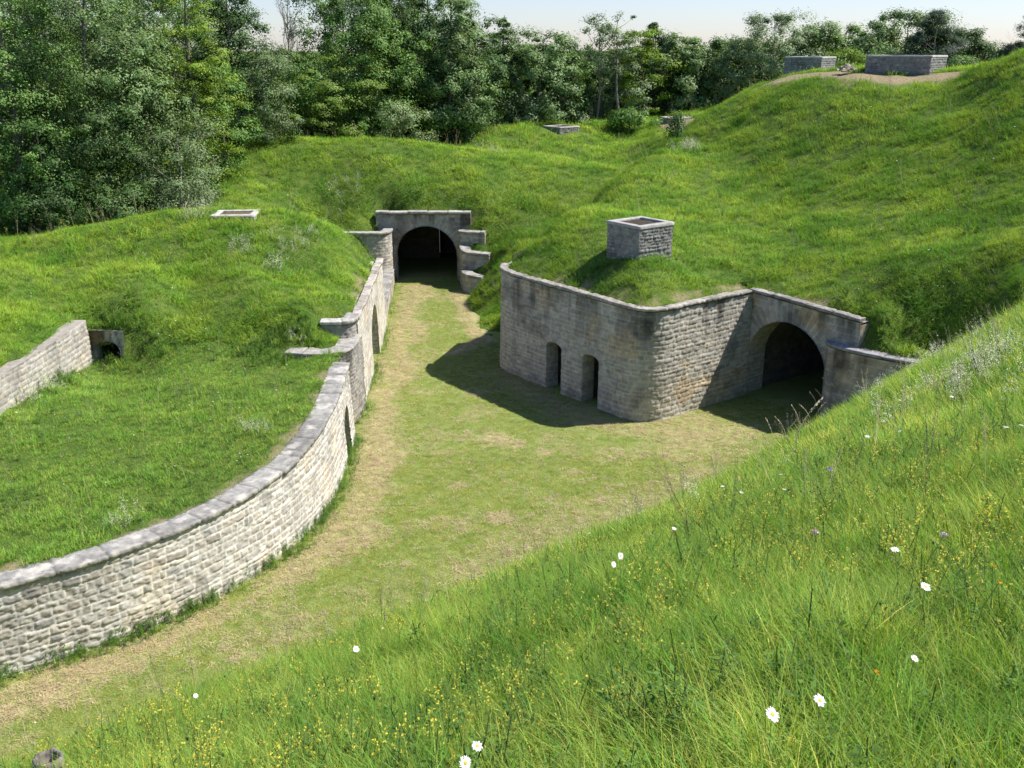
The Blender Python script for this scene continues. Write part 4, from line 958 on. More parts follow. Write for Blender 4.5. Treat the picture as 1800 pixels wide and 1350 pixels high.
q = [hit(px, py) for px, py in ((1640, 660), (1540, 700), (1720, 690))]
dc = np.min([np.hypot(P[:, 0]-a[0], P[:, 1]-a[1]) for a in q], 0)
idx = np.where((dc < 1.6) & (u > .4) & (u < .4+.12*(1-dc/1.6)), 13, idx); idx = np.where((u > .1) & (u < .2) & (idx == 14) & (dcam < 5), 0, idx); idx = np.where((u > .4) & (u < .4014) & (dcam > 8), 13, idx)
S_ = np.where(idx >= 8, np.clip(S_, .8, 1.25), S_)
scatter("bank_grass", "tall flowering meadow grass on the near bank", P, normals_at(P[:, 0], P[:, 1]), pr, idx, S_, rng, tilt=.24, follow=.3)
# ---- 2. hills, mounds and ridge
parts_ = []
for (y0, y1, dens, sc) in ((14, 34, 70, .95), (34, 48, 34, 1.05), (48, 66, 22, 1.25), (66, 100, 9, 1.7)):
    P = cand(-30, 34, y0, y1, dens, rng, 420)
    isb = (np.abs(P[:, 2]-bil(GB, P[:, 0], P[:, 1])) < .12) & (np.hypot(P[:, 0], P[:, 1]) < 44); P = P[~isb & (P[:, 2] > .03)]
    parts_.append((P, np.full(len(P), sc)))
P = np.vstack([a for a, _ in parts_]); S_ = np.concatenate([b for _, b in parts_])
P0 = P; st_ = street(P[:, 0], P[:, 1]); br = bil(GBARE, P[:, 0], P[:, 1])
bad = ~has_turf(P) | on_stone(P, slack=.1) | on_vent(P) | (rng.rand(len(P)) < br*1.15) | (st_ & (P[:, 2] < .02)); P, S_, br = P[~bad], S_[~bad], br[~bad]
terr = (P[:, 0] < -5.2) & (P[:, 1] < 33.0) & (P[:, 0] > np.interp(P[:, 1], PA_RL.P[:, 1], PA_RL.P[:, 0]))
S_ = S_*(.22+1.45*fbm(P[:, 0]*1.0, P[:, 1]*1.0, 56, 4))*rng.uniform(.6, 1.35, len(P))*(1-.5*br)
S_ = np.where(terr, S_*.8, S_)
pr = [tuft("t", 22, .16, .24, .013, 2, M_HILL, 30+s, bend=(.2, 1.2), dry_=.02, hue=.15) for s in range(4)] + [tuft("t", 22, .16, .17, .012, 2, M_TERR, 40+s, bend=(.2, 1.0), dry_=.02) for s in range(2)] + \
     [stemmed("t", 'weed', 14, M_PL), stemmed("t", 'cream', 15, M_PL), stemmed("t", 'dots', 16, M_PL), stemmed("t", 'blue', 17, M_PL), stemmed("t", 'yellow', 18, M_PL), stemmed("t", 'seed', 19, M_PL)]
idx = np.where(terr, rng.randint(4, 6, len(P)), rng.randint(0, 4, len(P))); u = rng.rand(len(P))
idx = np.where((u < .14) & (noise(P[:, 0]*.7, P[:, 1]*.7, 63) > .6), 6, idx)
idx = np.where((u > .07) & (u < .074), 8, idx); idx = np.where(terr & (u > .075) & (u < .080), 8, idx); idx = np.where(terr & (u > .082) & (u < .087), 9, idx)
idx = np.where((u > .09) & (u < .105), 10, idx); idx = np.where((u > .11) & (u < .12), 11, idx)
plumes = [(510, 450, 40, 1.1), (535, 470, 41, .7), (430, 500, 39, .8), (360, 440, 41, .8), (480, 520, 38, .6), (215, 870, 20.5, .5), (455, 775, 25.5, .45), (340, 435, 41, .6), (1200, 305, 54, .9), (1215, 300, 54, .5), (1310, 490, 36.5, .4), (60, 640, 28.5, .6), (30, 670, 27.5, .5), (600, 350, 57, 1.5), (860, 275, 63, 1.2), (1100, 340, 54, .8), (520, 625, 33, .4)]
for a, b_, Yc, rr in plumes:
    qq = atY(a, b_, Yc); d_ = np.hypot(P[:, 0]-qq[0], P[:, 1]-qq[1]); idx = np.where((d_ < rr) & (rng.rand(len(P)) < .55*(1-d_/rr)), 7, idx)
S_ = np.where(idx >= 6, np.clip(S_*1.3, 1.0, 2.0), S_)
scatter("hill_grass", "rough green grass covering mounds, ridge and terrace", P, normals_at(P[:, 0], P[:, 1]), pr, idx, S_, rng, tilt=.10, follow=.85)
# ---- 3. the mown floor
P = np.vstack([cand(-14, 16, 14, 30, 190, rng, 60), cand(-9, 14, 30, 57, 110, rng, 60)]); P = P[street(P[:, 0], P[:, 1]) & (bil(GB, P[:, 0], P[:, 1]) < .02)]
P = P[~on_stone(P, front=.12)]; P = P[~((P[:, 1] > 55.5))]
dr = dry(P[:, 0], P[:, 1]); u = rng.rand(len(P)); P, dr, u = P[u > dr*.1], dr[u > dr*.1], u[u > dr*.1]
P[:, 2] = 0
idx = np.where(rng.rand(len(P)) < dr*.8+.03, rng.randint(3, 5, len(P)), rng.randint(0, 3, len(P)))
pr = [tuft("t", 16, .09, .045, .007, 2, M_SHORT, 50+s, bend=(.5, 1.6), dry_=.12) for s in range(3)] + [stemmed("t", 'straw', 60+s, M_PL) for s in range(2)]
scatter("mown_tufts", "short mown grass and straw clippings on the street floor", P, None, pr, idx, rng.uniform(.7, 1.3, len(P)), rng)
# ---- 4. weeds along the foot of the walls
PW = []; SW = []
for pa, lo_, hi_, dens, h_ in ((PA_CURVE, .06, .60, 95, 1.25), (PA_W2, .05, .5, 40, .9), (PA_MOUND, .05, .55, 50, 1.0), (PA_LC, .05, .5, 20, .9), (PA_BLOCK, .05, .12, 3, .35), (PA_RL, .05, .5, 10, 1.1)):
    n_ = int(pa.L*dens); q = rng.uniform(0, pa.L, n_); x, y, z, nx, ny = pa.at(q); wob = noise(q*.7, q*0, 71); o_ = lo_+(hi_-lo_)*rng.rand(n_)**1.6*(.35+1.0*wob)
    keep_ = rng.rand(n_) < np.clip(2.2*wob-.45, .05, 1); X = x+nx*o_; Y = y+ny*o_
    PW.append(np.stack([X, Y, ground(X, Y) if pa is PA_RL else 0*X], 1)[keep_]); SW.append((h_*rng.uniform(.5, 1.2, n_)*(1.15-.9*(o_-lo_)/(hi_)))[keep_])
for (xc, yc, r_, n_, h_) in ((-13.6, 33.0, .9, 110, 1.7), (-14.0, 32.75, .7, 60, 1.3), (-12.2, 32.6, 1.0, 90, 1.4), (-8.4, 32.7, 1.2, 200, 1.5), (-7.2, 33.2, .8, 130, 1.3), (-7.9, 32.2, .6, 110, 1.1), (-14.2, 29.8, .5, 40, 1.8), (8.9, 36.6, .35, 30, 1.2), (12.5, 32.4, .8, 60, 1.2), (-1.6, 54.2, .6, 40, 1.0), (4.1, 36.0, .8, 30, 1.0), (5.6, 36.3, .5, 30, 1.1)):
    X = rng.normal(xc, r_*.5, n_); Y = rng.normal(yc, r_*.5, n_); Q = np.stack([X, Y, ground(X, Y)], 1); k_ = ~on_stone(Q) & ~on_vent(Q); PW.append(Q[k_]); SW.append((h_*rng.uniform(.6, 1.2, n_))[k_])
X = rng.uniform(-14.4, -13.15, 110); PW.append(np.stack([X, rng.uniform(32.6, 32.95, 110), 0*X+3.44], 1)); SW.append(rng.uniform(.5, 1.0, 110))
P = np.vstack(PW); S_ = np.concatenate(SW)
pr = [stemmed("t", 'weed', 80+s, M_PL) for s in range(4)] + [tuft("t", 18, .09, .2, .009, 2, M_BANK, 85+s) for s in range(2)]
scatter("wall_foot_weeds", "leafy weeds and uncut grass along the foot of the walls", P, None, pr, rng.randint(0, 6, len(P)), S_, rng)
# ------------------------------------------------------------ trees
SPEC = dict(  # leaf colour a, b, gloss, leaf length, width
    ash=((.145, .24, .07), (.22, .33, .11), .5, .20, .09), grey=((.17, .25, .095), (.26, .355, .155), .55, .17, .07),
    dark=((.07, .14, .035), (.115, .20, .055), .35, .18, .09), robinia=((.19, .30, .028), (.26, .37, .05), .3, .16, .08),
    olive=((.12, .20, .022), (.18, .28, .04), .35, .16, .08), mid=((.12, .24, .042), (.185, .32, .07), .4, .18, .09),
    pine=((.06, .10, .055), (.10, .15, .08), .3, .20, .035))
M_LEAF = {k: leaf_mat("leaves_"+k, v[0], v[1], .26, spec=v[2]*.7, rough=.55, soft=.5, nattr='bough') for k, v in SPEC.items()}
M_BARK = stone_mat("bark", tint=(.17, .15, .12), fine=6); M_PALEBARK = stone_mat("pale_bark", tint=(.30, .27, .23), fine=6)
def tree(name, label, cat, px, Y, ztop, width, sp, base=.12, seed=1, shape='round', dens=1.0, group=None, cl=1.0, xoff=0, leafn=None, thin=1.0):
    rs = np.random.RandomState(seed); x = atY(px, 300, Y)[0]+xoff; z0 = float(ground(np.array(x), np.array(Y))); h = ztop-z0
    t = thing(name, label, cat, (x, Y, z0-.1), rs.uniform(0, 6.28), group)
    rw = width/2
    if shape == 'round': env = lambda s: np.sin(np.pi*np.clip(s*.80+.13, 0, 1))**.5
    elif shape == 'spire': env = lambda s: np.clip(1.02-s, 0, 1)**.75*np.clip(s*5+.35, 0, 1)
    elif shape == 'column': env = lambda s: np.clip(np.sin(np.pi*np.clip(s*.9+.08, 0, 1)), 0, 1)**.4*(1-.35*s)
    else: env = lambda s: np.clip(1.05-s, 0, 1)**.5*np.clip(s*4+.5, 0, 1)     # bush / skirted
    zb = h*base; hc = h-zb
    B = Buf(); npt = 9; tt = np.linspace(0, 1, npt); bx = np.cumsum(rs.normal(0, .012*h, npt)); by = np.cumsum(rs.normal(0, .012*h, npt)); bx[0] = by[0] = 0
    TP = np.stack([bx, by, tt*h*.93], 1); tr = max(.05, .016*h)*thin; tube(B, TP, tr*(1-.9*tt)+.01, 7)
    nc = max(12, int(width*hc*2.3*dens*cl)); cs = []; ph = rs.uniform(0, 6.28, 3)
    area = np.linspace(0, 1, 60); wgt = env(area)+.02; cdf = np.cumsum(wgt)/wgt.sum()
    for i in range(nc):
        s = np.interp(rs.rand(), cdf, area); a = rs.uniform(0, 6.283)
        lob = 1+.24*math.sin(3*a+ph[0]+5*s)+.16*math.sin(5*a+ph[1]-9*s)
        r = rw*env(s)*lob*(.35+.65*rs.rand()**.45)
        k = s*(hc)+zb; ax = np.interp(k, TP[:, 2], TP[:, 0]); ay = np.interp(k, TP[:, 2], TP[:, 1])
        cs.append((ax+r*math.cos(a), ay+r*math.sin(a), min(k+rs.normal(0, .2), h-.15), s))
    cs = np.array(cs)
    # limbs to a share of the clusters
    for i in rs.permutation(nc)[:min(nc, 34 if dens > .5 else nc)]:
        c = cs[i, :3]; k0 = max(zb*.6, c[2]-rs.uniform(.25, .6)*np.hypot(c[0], c[1])-.3); k0 = min(k0, h*.88)
        a0 = np.array([np.interp(k0, TP[:, 2], TP[:, 0]), np.interp(k0, TP[:, 2], TP[:, 1]), k0]); mid = (a0+c)/2+[0, 0, -.08*np.linalg.norm(c-a0)]+rs.normal(0, .1, 3)
        r0 = tr*(1-.85*k0/h)*.5+.008; tube(B, [a0, (a0+mid)/2, mid, (mid+c)/2, c], [r0, r0*.8, r0*.6, r0*.4, .006], 5)
    B.obj("trunk", M_PALEBARK if sp in ('grey', 'pine') else M_BARK, t)
    sa, sb, sg, LL, LW = SPEC[sp]; fq = min(max(Y/58.0, .9), 1.6); LL *= fq*.80; LW *= fq*.86
    nl = int((leafn or (240 if Y < 95 else 170))*1.0); N_ = nc*nl
    ci = np.repeat(np.arange(nc), nl); rc = np.clip(rs.normal(.68, .2, nc), .3, 1.15)*(.75+.08*width)*(.75 if shape == 'spire' else 1)*(1-.22*cs[:, 3])
    d = rs.normal(size=(N_, 3)); d /= np.linalg.norm(d, axis=1)[:, None]; r = rs.rand(N_)**.42
    # twiggy: leaves gather along a few rays of each cluster
    rayd = rs.normal(size=(nc, 9, 3)); rayd[:, :, 2] = rayd[:, :, 2]*.6+.25; rayd /= np.linalg.norm(rayd, axis=2)[:, :, None]
    d = d*.62+rayd[ci, rs.randint(0, 9, N_)]*.75
    P = cs[ci, :3]+d*(rc[ci]*r)[:, None]*np.array([1, 1, .72])
    if sp in ('olive', 'robinia'): P[:, 2] = cs[ci, 2]+(P[:, 2]-cs[ci, 2])*.55
    P[:, 2] = np.maximum(P[:, 2], .12)
    co = P-np.array([0, 0, zb+hc*.4]); co /= np.linalg.norm(co, axis=1)[:, None]+.3; nn = d*.75+co*.55+np.array([0, 0, .6])+rs.normal(0, .36, (N_, 3)); nn /= np.linalg.norm(nn, axis=1)[:, None]
    u = np.cross(nn, rs.normal(size=(N_, 3))); u /= np.linalg.norm(u, axis=1)[:, None]+1e-9; v = np.cross(nn, u)
    sz = rs.uniform(.65, 1.25, N_)[:, None]*LL*.5; sw = rs.uniform(.7, 1.25, N_)[:, None]*LW*.5
    V = np.stack([P-u*sz, P-v*sw+u*sz*.1, P+u*sz, P+v*sw+u*sz*.1], 1).reshape(-1, 3)
    F = np.arange(N_*4).reshape(-1, 4)
    cv = (.8+.4*rs.rand(nc))[ci][:, None]*rs.uniform(.75, 1.25, (N_, 1))*np.stack([1+.12*rs.normal(size=N_), np.ones(N_), 1+.1*rs.normal(size=N_)], 1)
    sn = d*.9+co*.8+np.array([0, 0, .45]); sn /= np.linalg.norm(sn, axis=1)[:, None]
    mesh_np("crown", V, F, M_LEAF[sp], t, np.repeat(cv, 4, 0), smooth=False, extra={'bough': (np.repeat(sn, 4, 0).astype(np.float32), 'FLOAT_VECTOR')})
    return t
def ztop_at(py, Y): return atY(900, py, Y)[2]
G1 = "trees at the edge of the forest"
TREES = [ # name, label, px, Y, top py, width, species, base, shape, density
 ("leafy_tree", "broad leafy tree with yellow-green clumps at the picture's edge, over the rubble wall", 25, 47.5, -75, 5.6, 'mid', .05, 'round', 1.1),
 ("leafy_tree", "dark leafy tree reaching down to the crest of the mound, beneath the yellow-clumped tree", 75, 46.0, 215, 4.6, 'dark', .0, 'bush', 1.1),
 ("ash_tree", "tallest silvery ash tree of the clump standing over the terrace mound", 190, 50.5, -110, 8.0, 'ash', .06, 'round', 1.15),
 ("ash_tree", "dull green ash tree filling the shade behind the silvery clump", 95, 54.0, -90, 6.5, 'dark', .04, 'round', 1.0),
 ("ash_tree", "low silvery ash tree bulging forward over the crest beside the flat shaft frame", 320, 48.0, 205, 5.0, 'grey', .0, 'bush', 1.2),
 ("ash_tree", "middle-sized ash tree between the silvery clump and the bright robinia", 270, 51.5, 70, 5.4, 'ash', .03, 'round', 1.1),
 ("shrub", "dark shrub under the silvery ash trees at the foot of the mound crest", 200, 45.5, 318, 3.6, 'dark', .0, 'bush', 1.1),
 ("robinia_tree", "bright yellow-green robinia rising behind the silvery ash trees", 352, 53.5, -70, 4.8, 'robinia', .08, 'column', 1.1),
 ("ash_tree", "small green ash tree at the foot of the bright robinia", 398, 56.5, 118, 3.0, 'mid', .03, 'round', 1.1),
 ("ash_tree", "tall dark ash tree between the bright robinia and the bare tree", 425, 63.0, -60, 5.6, 'dark', .04, 'column', 1.0),
 ("ash_tree", "grey-green ash tree leaning towards the bare tree", 465, 61.5, 70, 4.0, 'grey', .03, 'round', 1.1),
 ("broadleaf_tree", "large fresh green tree rising behind the dark hornbeam", 605, 71.0, -30, 8.6, 'mid', .05, 'round', 1.1),
 ("hornbeam_tree", "spreading dark olive hornbeam with layered boughs above the tunnel ridge", 572, 68.5, 92, 7.6, 'olive', .06, 'round', 1.0),
 ("shrub", "round grey-green shrub on the ridge beside the hornbeam", 702, 68.0, 182, 4.6, 'grey', .0, 'bush', 1.1),
 ("shrub", "light green shrub leaning against the hornbeam's lower boughs", 652, 68.3, 160, 3.2, 'mid', .0, 'bush', 1.0),
 ("broadleaf_tree", "very dark tall tree standing over the grey-green shrub", 712, 75.0, -60, 7.2, 'dark', .05, 'column', 1.1),
 ("ash_tree", "tall grey ash tree beside the very dark tall tree", 790, 74.5, -30, 5.6, 'ash', .03, 'column', 1.1),
 ("broadleaf_tree", "shaggy dark green tree at the end of the tall wood, over the low round mound", 830, 77.0, 60, 5.4, 'dark', .02, 'round', 1.0),
 ("poplar_tree", "narrow pointed poplar standing above its neighbours against the sky", 878, 81.0, 8, 4.2, 'ash', .02, 'spire', 1.3),
 ("broadleaf_tree", "round-headed tree next to the pointed poplar", 942, 82.0, 50, 6.2, 'ash', .02, 'round', 1.1),
 ("broadleaf_tree", "pale bushy tree behind the low mound's stone frame", 990, 86.0, 82, 4.8, 'mid', .0, 'round', 1.0),
 ("shrub", "pale shrub beside the low mound's stone frame", 905, 80.0, 165, 4.2, 'grey', .0, 'bush', 1.0),
 ("shrub", "silvery shrub in front of the dark gap in the wood", 995, 82.0, 165, 3.2, 'grey', .0, 'bush', 1.0),
 ("broadleaf_tree", "dark tree filling the gap below the two thin-crowned trees", 1050, 92.0, 92, 7.0, 'dark', .0, 'round', 1.0),
 ("broadleaf_tree", "yellow-green layered tree beside the two thin-crowned trees", 1125, 85.5, 50, 5.4, 'robinia', .12, 'round', .9),
 ("broadleaf_tree", "dark pointed tree just behind the yellow-green layered tree", 1140, 91.0, 38, 4.6, 'dark', .05, 'spire', 1.1),
 ("broadleaf_tree", "upright ash-green tree over the pale slab and bare track", 1195, 87.0, 60, 6.2, 'ash', .02, 'column', 1.1),
 ("broadleaf_tree", "dark bushy tree where the hill slope meets the wood", 1250, 88.0, 70, 7.4, 'dark', .0, 'round', 1.1),
 ("broadleaf_tree", "rounded green tree just above the hill shoulder", 1292, 90.0, 70, 6.4, 'mid', .0, 'round', 1.0),
 ("ash_tree", "tall open-topped ash tree before the shorter hilltop shaft", 1345, 84.0, 24, 8.6, 'grey', .0, 'round', 1.1),
 ("ash_tree", "ash tree directly behind the shorter hilltop shaft", 1420, 86.0, 42, 7.4, 'ash', .0, 'round', 1.1),
 ("broadleaf_tree", "green tree rising behind the rubble heap", 1476, 85.0, 44, 5.8, 'mid', .0, 'round', 1.0),
 ("shrub", "bright yellow-green thicket between the two hilltop shafts", 1478, 73.0, 84, 6.4, 'robinia', .0, 'bush', 1.2),
 ("ash_tree", "broad ash tree behind the longer hilltop shaft", 1560, 84.0, 20, 8.6, 'ash', .0, 'round', 1.1),
 ("pine_tree", "dark spiky pine behind the longer hilltop shaft", 1612, 81.0, 18, 8.0, 'pine', .0, 'spire', 1.6),
 ("pine_tree", "smaller spiky pine at the sunlit end of the longer hilltop shaft", 1655, 83.0, 50, 5.8, 'dark', .0, 'round', 1.2),
 ("shrub", "low shrub at the foot of the grass knoll near the longer shaft", 1668, 74.0, 98, 3.2, 'mid', .0, 'bush', 1.0),
 ("broadleaf_tree", "distant low tree showing over the saddle beside the knoll", 1712, 105.0, 80, 7.5, 'dark', .0, 'round', .9),
 ("pine_tree", "thin pine with open whorled boughs standing over the grass knoll", 1776, 76.0, 6, 5.2, 'pine', .1, 'spire', 1.1),
 ("pine_tree", "bushy pine at the picture's edge beside the thin pine", 1815, 78.0, 20, 5.6, 'pine', .0, 'spire', 1.3),
 ("shrub", "dark low shrub under the two pines on the grass knoll", 1752, 82.0, 72, 4.0, 'dark', .0, 'bush', 1.0),
]
for k, (nm, lab, px, Y, py, wd, sp, ba, shp, de) in enumerate(TREES):
    cat = {'shrub': 'shrub'}.get(nm, 'tree')
    tree(nm, lab, cat, px, Y, ztop_at(py, Y), wd, sp, ba, 100+k, shp, de)
# two thin-crowned trees
for k, (px, Y, py, lab) in enumerate(((1045, 84.0, 20, "thin tree with a sparse flat crown against the sky, above the dark gap"), (1088, 82.5, 15, "thin tree with a sparse narrow crown against the sky, beside the yellow-green tree"))):
    tree("thin_tree", lab, 'tree', px, Y, ztop_at(py, Y), 4.4-1.0*k, 'grey', .50, 300+k, 'round', .55, leafn=110, thin=.8)
    tree("sapling", ("bushy grey sapling around the foot of the flat-crowned thin tree", "brownish slender sapling beside the narrow-crowned thin tree")[k], 'tree', px+8, Y+1.5, ztop_at(100, Y), 3.6, 'grey', .05, 320+k, 'round', .6)
# second row: the wood goes on behind
rs = np.random.RandomState(12)
back = [(-150, 60, -90), (-60, 57, -80), (60, 62, -100), (160, 64, -100), (280, 66, -90), (345, 70, -60), (660, 82, -30), (760, 86, -60), (830, 90, 30), (900, 95, 70), (960, 97, 88), (1010, 100, 92), (1080, 100, 90), (1150, 100, 84), (1220, 102, 88), (1290, 104, 90), (1360, 104, 80), (1430, 105, 82), (1500, 103, 74), (1580, 105, 80), (1650, 108, 88), (1740, 112, 92), (1820, 110, 88), (1900, 90, 30), (490, 84, 150), (-220, 50, -60), (20, 70, -80), (120, 74, -90), (230, 78, -80), (330, 82, -60), (650, 96, -20), (700, 98, -60), (930, 108, 78), (1050, 110, 84), (1120, 112, 88), (1190, 113, 84), (1260, 114, 86), (1330, 112, 78), (1400, 114, 76), (1470, 112, 80), (1545, 114, 84), (1620, 116, 88), (1700, 116, 92), (1850, 100, 60), (-100, 75, -60)]
for k, (px, Y, py) in enumerate(back):
    sp = ['dark', 'mid', 'dark', 'ash'][k % 4]
    tree("forest_tree", "one of the trees of the wood showing only between and over the front row", 'tree', px, Y, ztop_at(py, Y), rs.uniform(7, 9.5), sp, .0, 400+k, 'round', .85, group="trees deeper in the wood", leafn=110)
# undergrowth: a dark belt of saplings and brambles closes the wood at the ground
n_ = 520; xs = rs.uniform(-34, 48, n_); ys = np.interp(xs, [-34, -24, -16, -10, 0, 10, 20, 34, 48], [52, 52, 58, 73, 86, 92, 88, 92, 96])+rs.uniform(0, 14, n_); zs = ground(xs, ys)
V = []; nlf = 90
cx = np.repeat(np.stack([xs, ys, zs+rs.uniform(.2, 1.5, n_)], 1), nlf, 0); N_ = len(cx); P = cx+rs.normal(0, 1, (N_, 3))*np.array([.75, .75, .5]); P[:, 2] = np.maximum(P[:, 2], ground(P[:, 0], P[:, 1])+.03)
nn = rs.normal(0, .6, (N_, 3))+[0, 0, .8]; nn /= np.linalg.norm(nn, axis=1)[:, None]; u = np.cross(nn, rs.normal(size=(N_, 3))); u /= np.linalg.norm(u, axis=1)[:, None]; v = np.cross(nn, u)
V = np.stack([P-u*.12, P-v*.06, P+u*.12, P+v*.06], 1).reshape(-1, 3)
o = mesh_np("undergrowth", V, np.arange(N_*4).reshape(-1, 4), M_LEAF['dark'], None, np.repeat(rs.uniform(.6, 1.3, (N_, 1))*np.ones((1, 3)), 4, 0), smooth=False, extra={'bough': (np.repeat(nn, 4, 0).astype(np.float32), 'FLOAT_VECTOR')})
tag(o, "dark undergrowth between the tree trunks", kind='stuff')
# the bare tree
x, Y = atY(508, 100, 69)[0], 69.0; z0 = float(ground(np.array(x), np.array(Y))); H_ = ztop_at(12, Y)-z0
t = thing("bare_tree", "leafless grey tree with upright twigs against the sky, beside the fresh green tree", "tree", (x, Y, z0-.1))
B = Buf(); rs = np.random.RandomState(5); TP = np.array([[0, 0, 0], [.1, 0, H_*.3], [-.05, .1, H_*.6], [.05, .05, H_*.9]]); tube(B, TP, [.13, .10, .07, .03], 7); B.obj("trunk", M_PALEBARK, t)
B = Buf()
def twig(p_, d_, L, r, lev):
    d_ = d_/np.linalg.norm(d_); q = [p_]; dd = d_.copy()
    for i in range(4): dd = dd+rs.normal(0, .09, 3)+[0, 0, .05]; dd /= np.linalg.norm(dd); q.append(q[-1]+dd*L/4)
    tube(B, q, np.linspace(r, r*.35, 5), 4)
    if lev:
        for i in range(4): twig(q[1+i % 4], dd+rs.normal(0, .38, 3)+[0, 0, .2], L*.55, r*.5, lev-1)
for i in range(11):
    f = .45+.5*i/11; p_ = np.array([np.interp(f*H_, TP[:, 2], TP[:, 0]), np.interp(f*H_, TP[:, 2], TP[:, 1]), f*H_]); a = i*2.4
    twig(p_, np.array([math.cos(a)*.35, math.sin(a)*.35, 1.0]), H_*(.30-.12*f), .035, 2)
B.obj("twigs", M_PALEBARK, t)
# small bush and its neighbour on the slope
def bush(label, px, py, Y, w, h, sp, seed, **k):
    x = atY(px, py, Y)[0]; z0 = float(ground(np.array(x), np.array(Y))); return tree("shrub", label, 'shrub', px, Y, z0+h, w, sp, 0, seed, 'bush', 1.6, xoff=0, **k)
bush("small dark bush alone on the grass slope below the bare track", 1190, 240, 58.5, .95, 1.5, 'dark', 500, leafn=120)
bush("pale rounded grassy bush at the wood's edge beyond the stone frame", 1105, 215, 78.5, 4.0, 1.5, 'mid', 501)
# ------------------------------------------------------------ single flowers, stalks and the stump on the near bank
M_PETAL = plain_mat("white_petals", (.82, .82, .80), .6); M_DISC = plain_mat("yellow_disc", (.72, .46, .03), .8); M_GREEN = plain_mat("flower_stem", (.22, .33, .09), .7)
M_LILAC = plain_mat("lilac_petals", (.42, .34, .62), .7); M_PINK = plain_mat("pale_pink_petals", (.66, .48, .52), .7); M_YEL = plain_mat("yellow_petals", (.78, .52, .03), .6); M_PURP = plain_mat("purple_petals", (.35, .12, .38), .7)
def flower(name, label, px, py, lift, head, kind='daisy', tilt=(.5, 0), group=None, seed=1):
    """head centre floats 'lift' above the turf at the point seen there"""
    d = ray(px, py); tq = np.linspace(1.2, 40, 12000); P = EYE+d*tq[:, None]; i = np.argmax(P[:, 2]-lift < ground(P[:, 0], P[:, 1])); c = P[i]
    zg = float(ground(c[0:1], c[1:2])[0]); rs = np.random.RandomState(seed)
    t = thing(name, label, name.split('_')[-1] if '_' in name else name, (c[0], c[1], zg), 0, group)
    top = np.array([0, 0, c[2]-zg]); B = Buf(); k = rs.normal(0, .03, 2)
    N = np.array([math.cos(tilt[1])*math.sin(tilt[0]), -math.sin(tilt[0])*math.cos(tilt[1])*1.0, math.cos(tilt[0])]); N /= np.linalg.norm(N)
    tube(B, [[k[0], k[1], -.05], [k[0]*.6, k[1]*.6, top[2]*.6], top-N*.004], [.0018, .0016, .0014], 5); B.obj("stem", M_GREEN, t)
    u = np.cross(N, [0, 1, .2]); u /= np.linalg.norm(u); v = np.cross(N, u)
    if kind == 'daisy':
        B = Buf(); n_ = 19
        for j in range(n_):
            a = j/n_*6.283+rs.normal(0, .06); L = head*rs.uniform(.86, 1.05); dr = u*math.cos(a)+v*math.sin(a); sd_ = -u*math.sin(a)+v*math.cos(a); w_ = head*.135; dz = N*rs.normal(0, .05)*head
            B.add([top+dr*head*.2-sd_*w_*.5, top+dr*head*.2+sd_*w_*.5, top+dr*L*.7+sd_*w_+dz, top+dr*L+dz*1.5, top+dr*L*.7-sd_*w_+dz], [[0, 1, 2], [0, 2, 4], [4, 2, 3]])
        B.obj("petals", M_PETAL, t)
        B = Buf(); th = np.linspace(0, 6.283, 13)[:-1]; rows = []
        for f in (0, .5, .85, 1.0): r_ = head*.30*math.cos(f*1.5); rows.append(top+N*head*.12*math.sin(f*1.5)+np.cos(th)[:, None]*u*r_+np.sin(th)[:, None]*v*r_)
        V = np.vstack(rows); F = [[i*12+j, i*12+(j+1) % 12, (i+1)*12+(j+1) % 12, (i+1)*12+j] for i in range(3) for j in range(12)]; B.add(V, F); B.obj("disc", M_DISC, t)
    else:
        B = Buf(); m_ = {'scabious': M_LILAC, 'clover': M_PINK, 'yellow': M_YEL, 'orchid': M_PURP}[kind]; n_ = 60
        for j in range(n_):
            if kind == 'orchid': a = rs.uniform(0, 6.28); zz = rs.uniform(-3.2, 1)*head; q = top+np.array([math.cos(a)*head*.45, math.sin(a)*head*.45, zz]); s_ = head*.3
            elif kind == 'yellow': a = rs.uniform(0, 6.28); r_ = head*rs.uniform(.3, .9); q = top+u*math.cos(a)*r_+v*math.sin(a)*r_; s_ = head*.28
            else: w = rs.normal(size=3); w /= np.linalg.norm(w); w[2] = abs(w[2])*.7; q = top+w*head*.85; s_ = head*.26
            a1 = rs.normal(size=3); a1 /= np.linalg.norm(a1); a2 = np.cross(a1, rs.normal(size=3)); a2 /= np.linalg.norm(a2); B.add([q-a1*s_, q-a2*s_*.6, q+a1*s_, q+a2*s_*.6], [[0, 1, 2, 3]])
        B.obj("petals", m_, t, smooth=False)
    return t
GD = "ox-eye daisies in the near meadow"
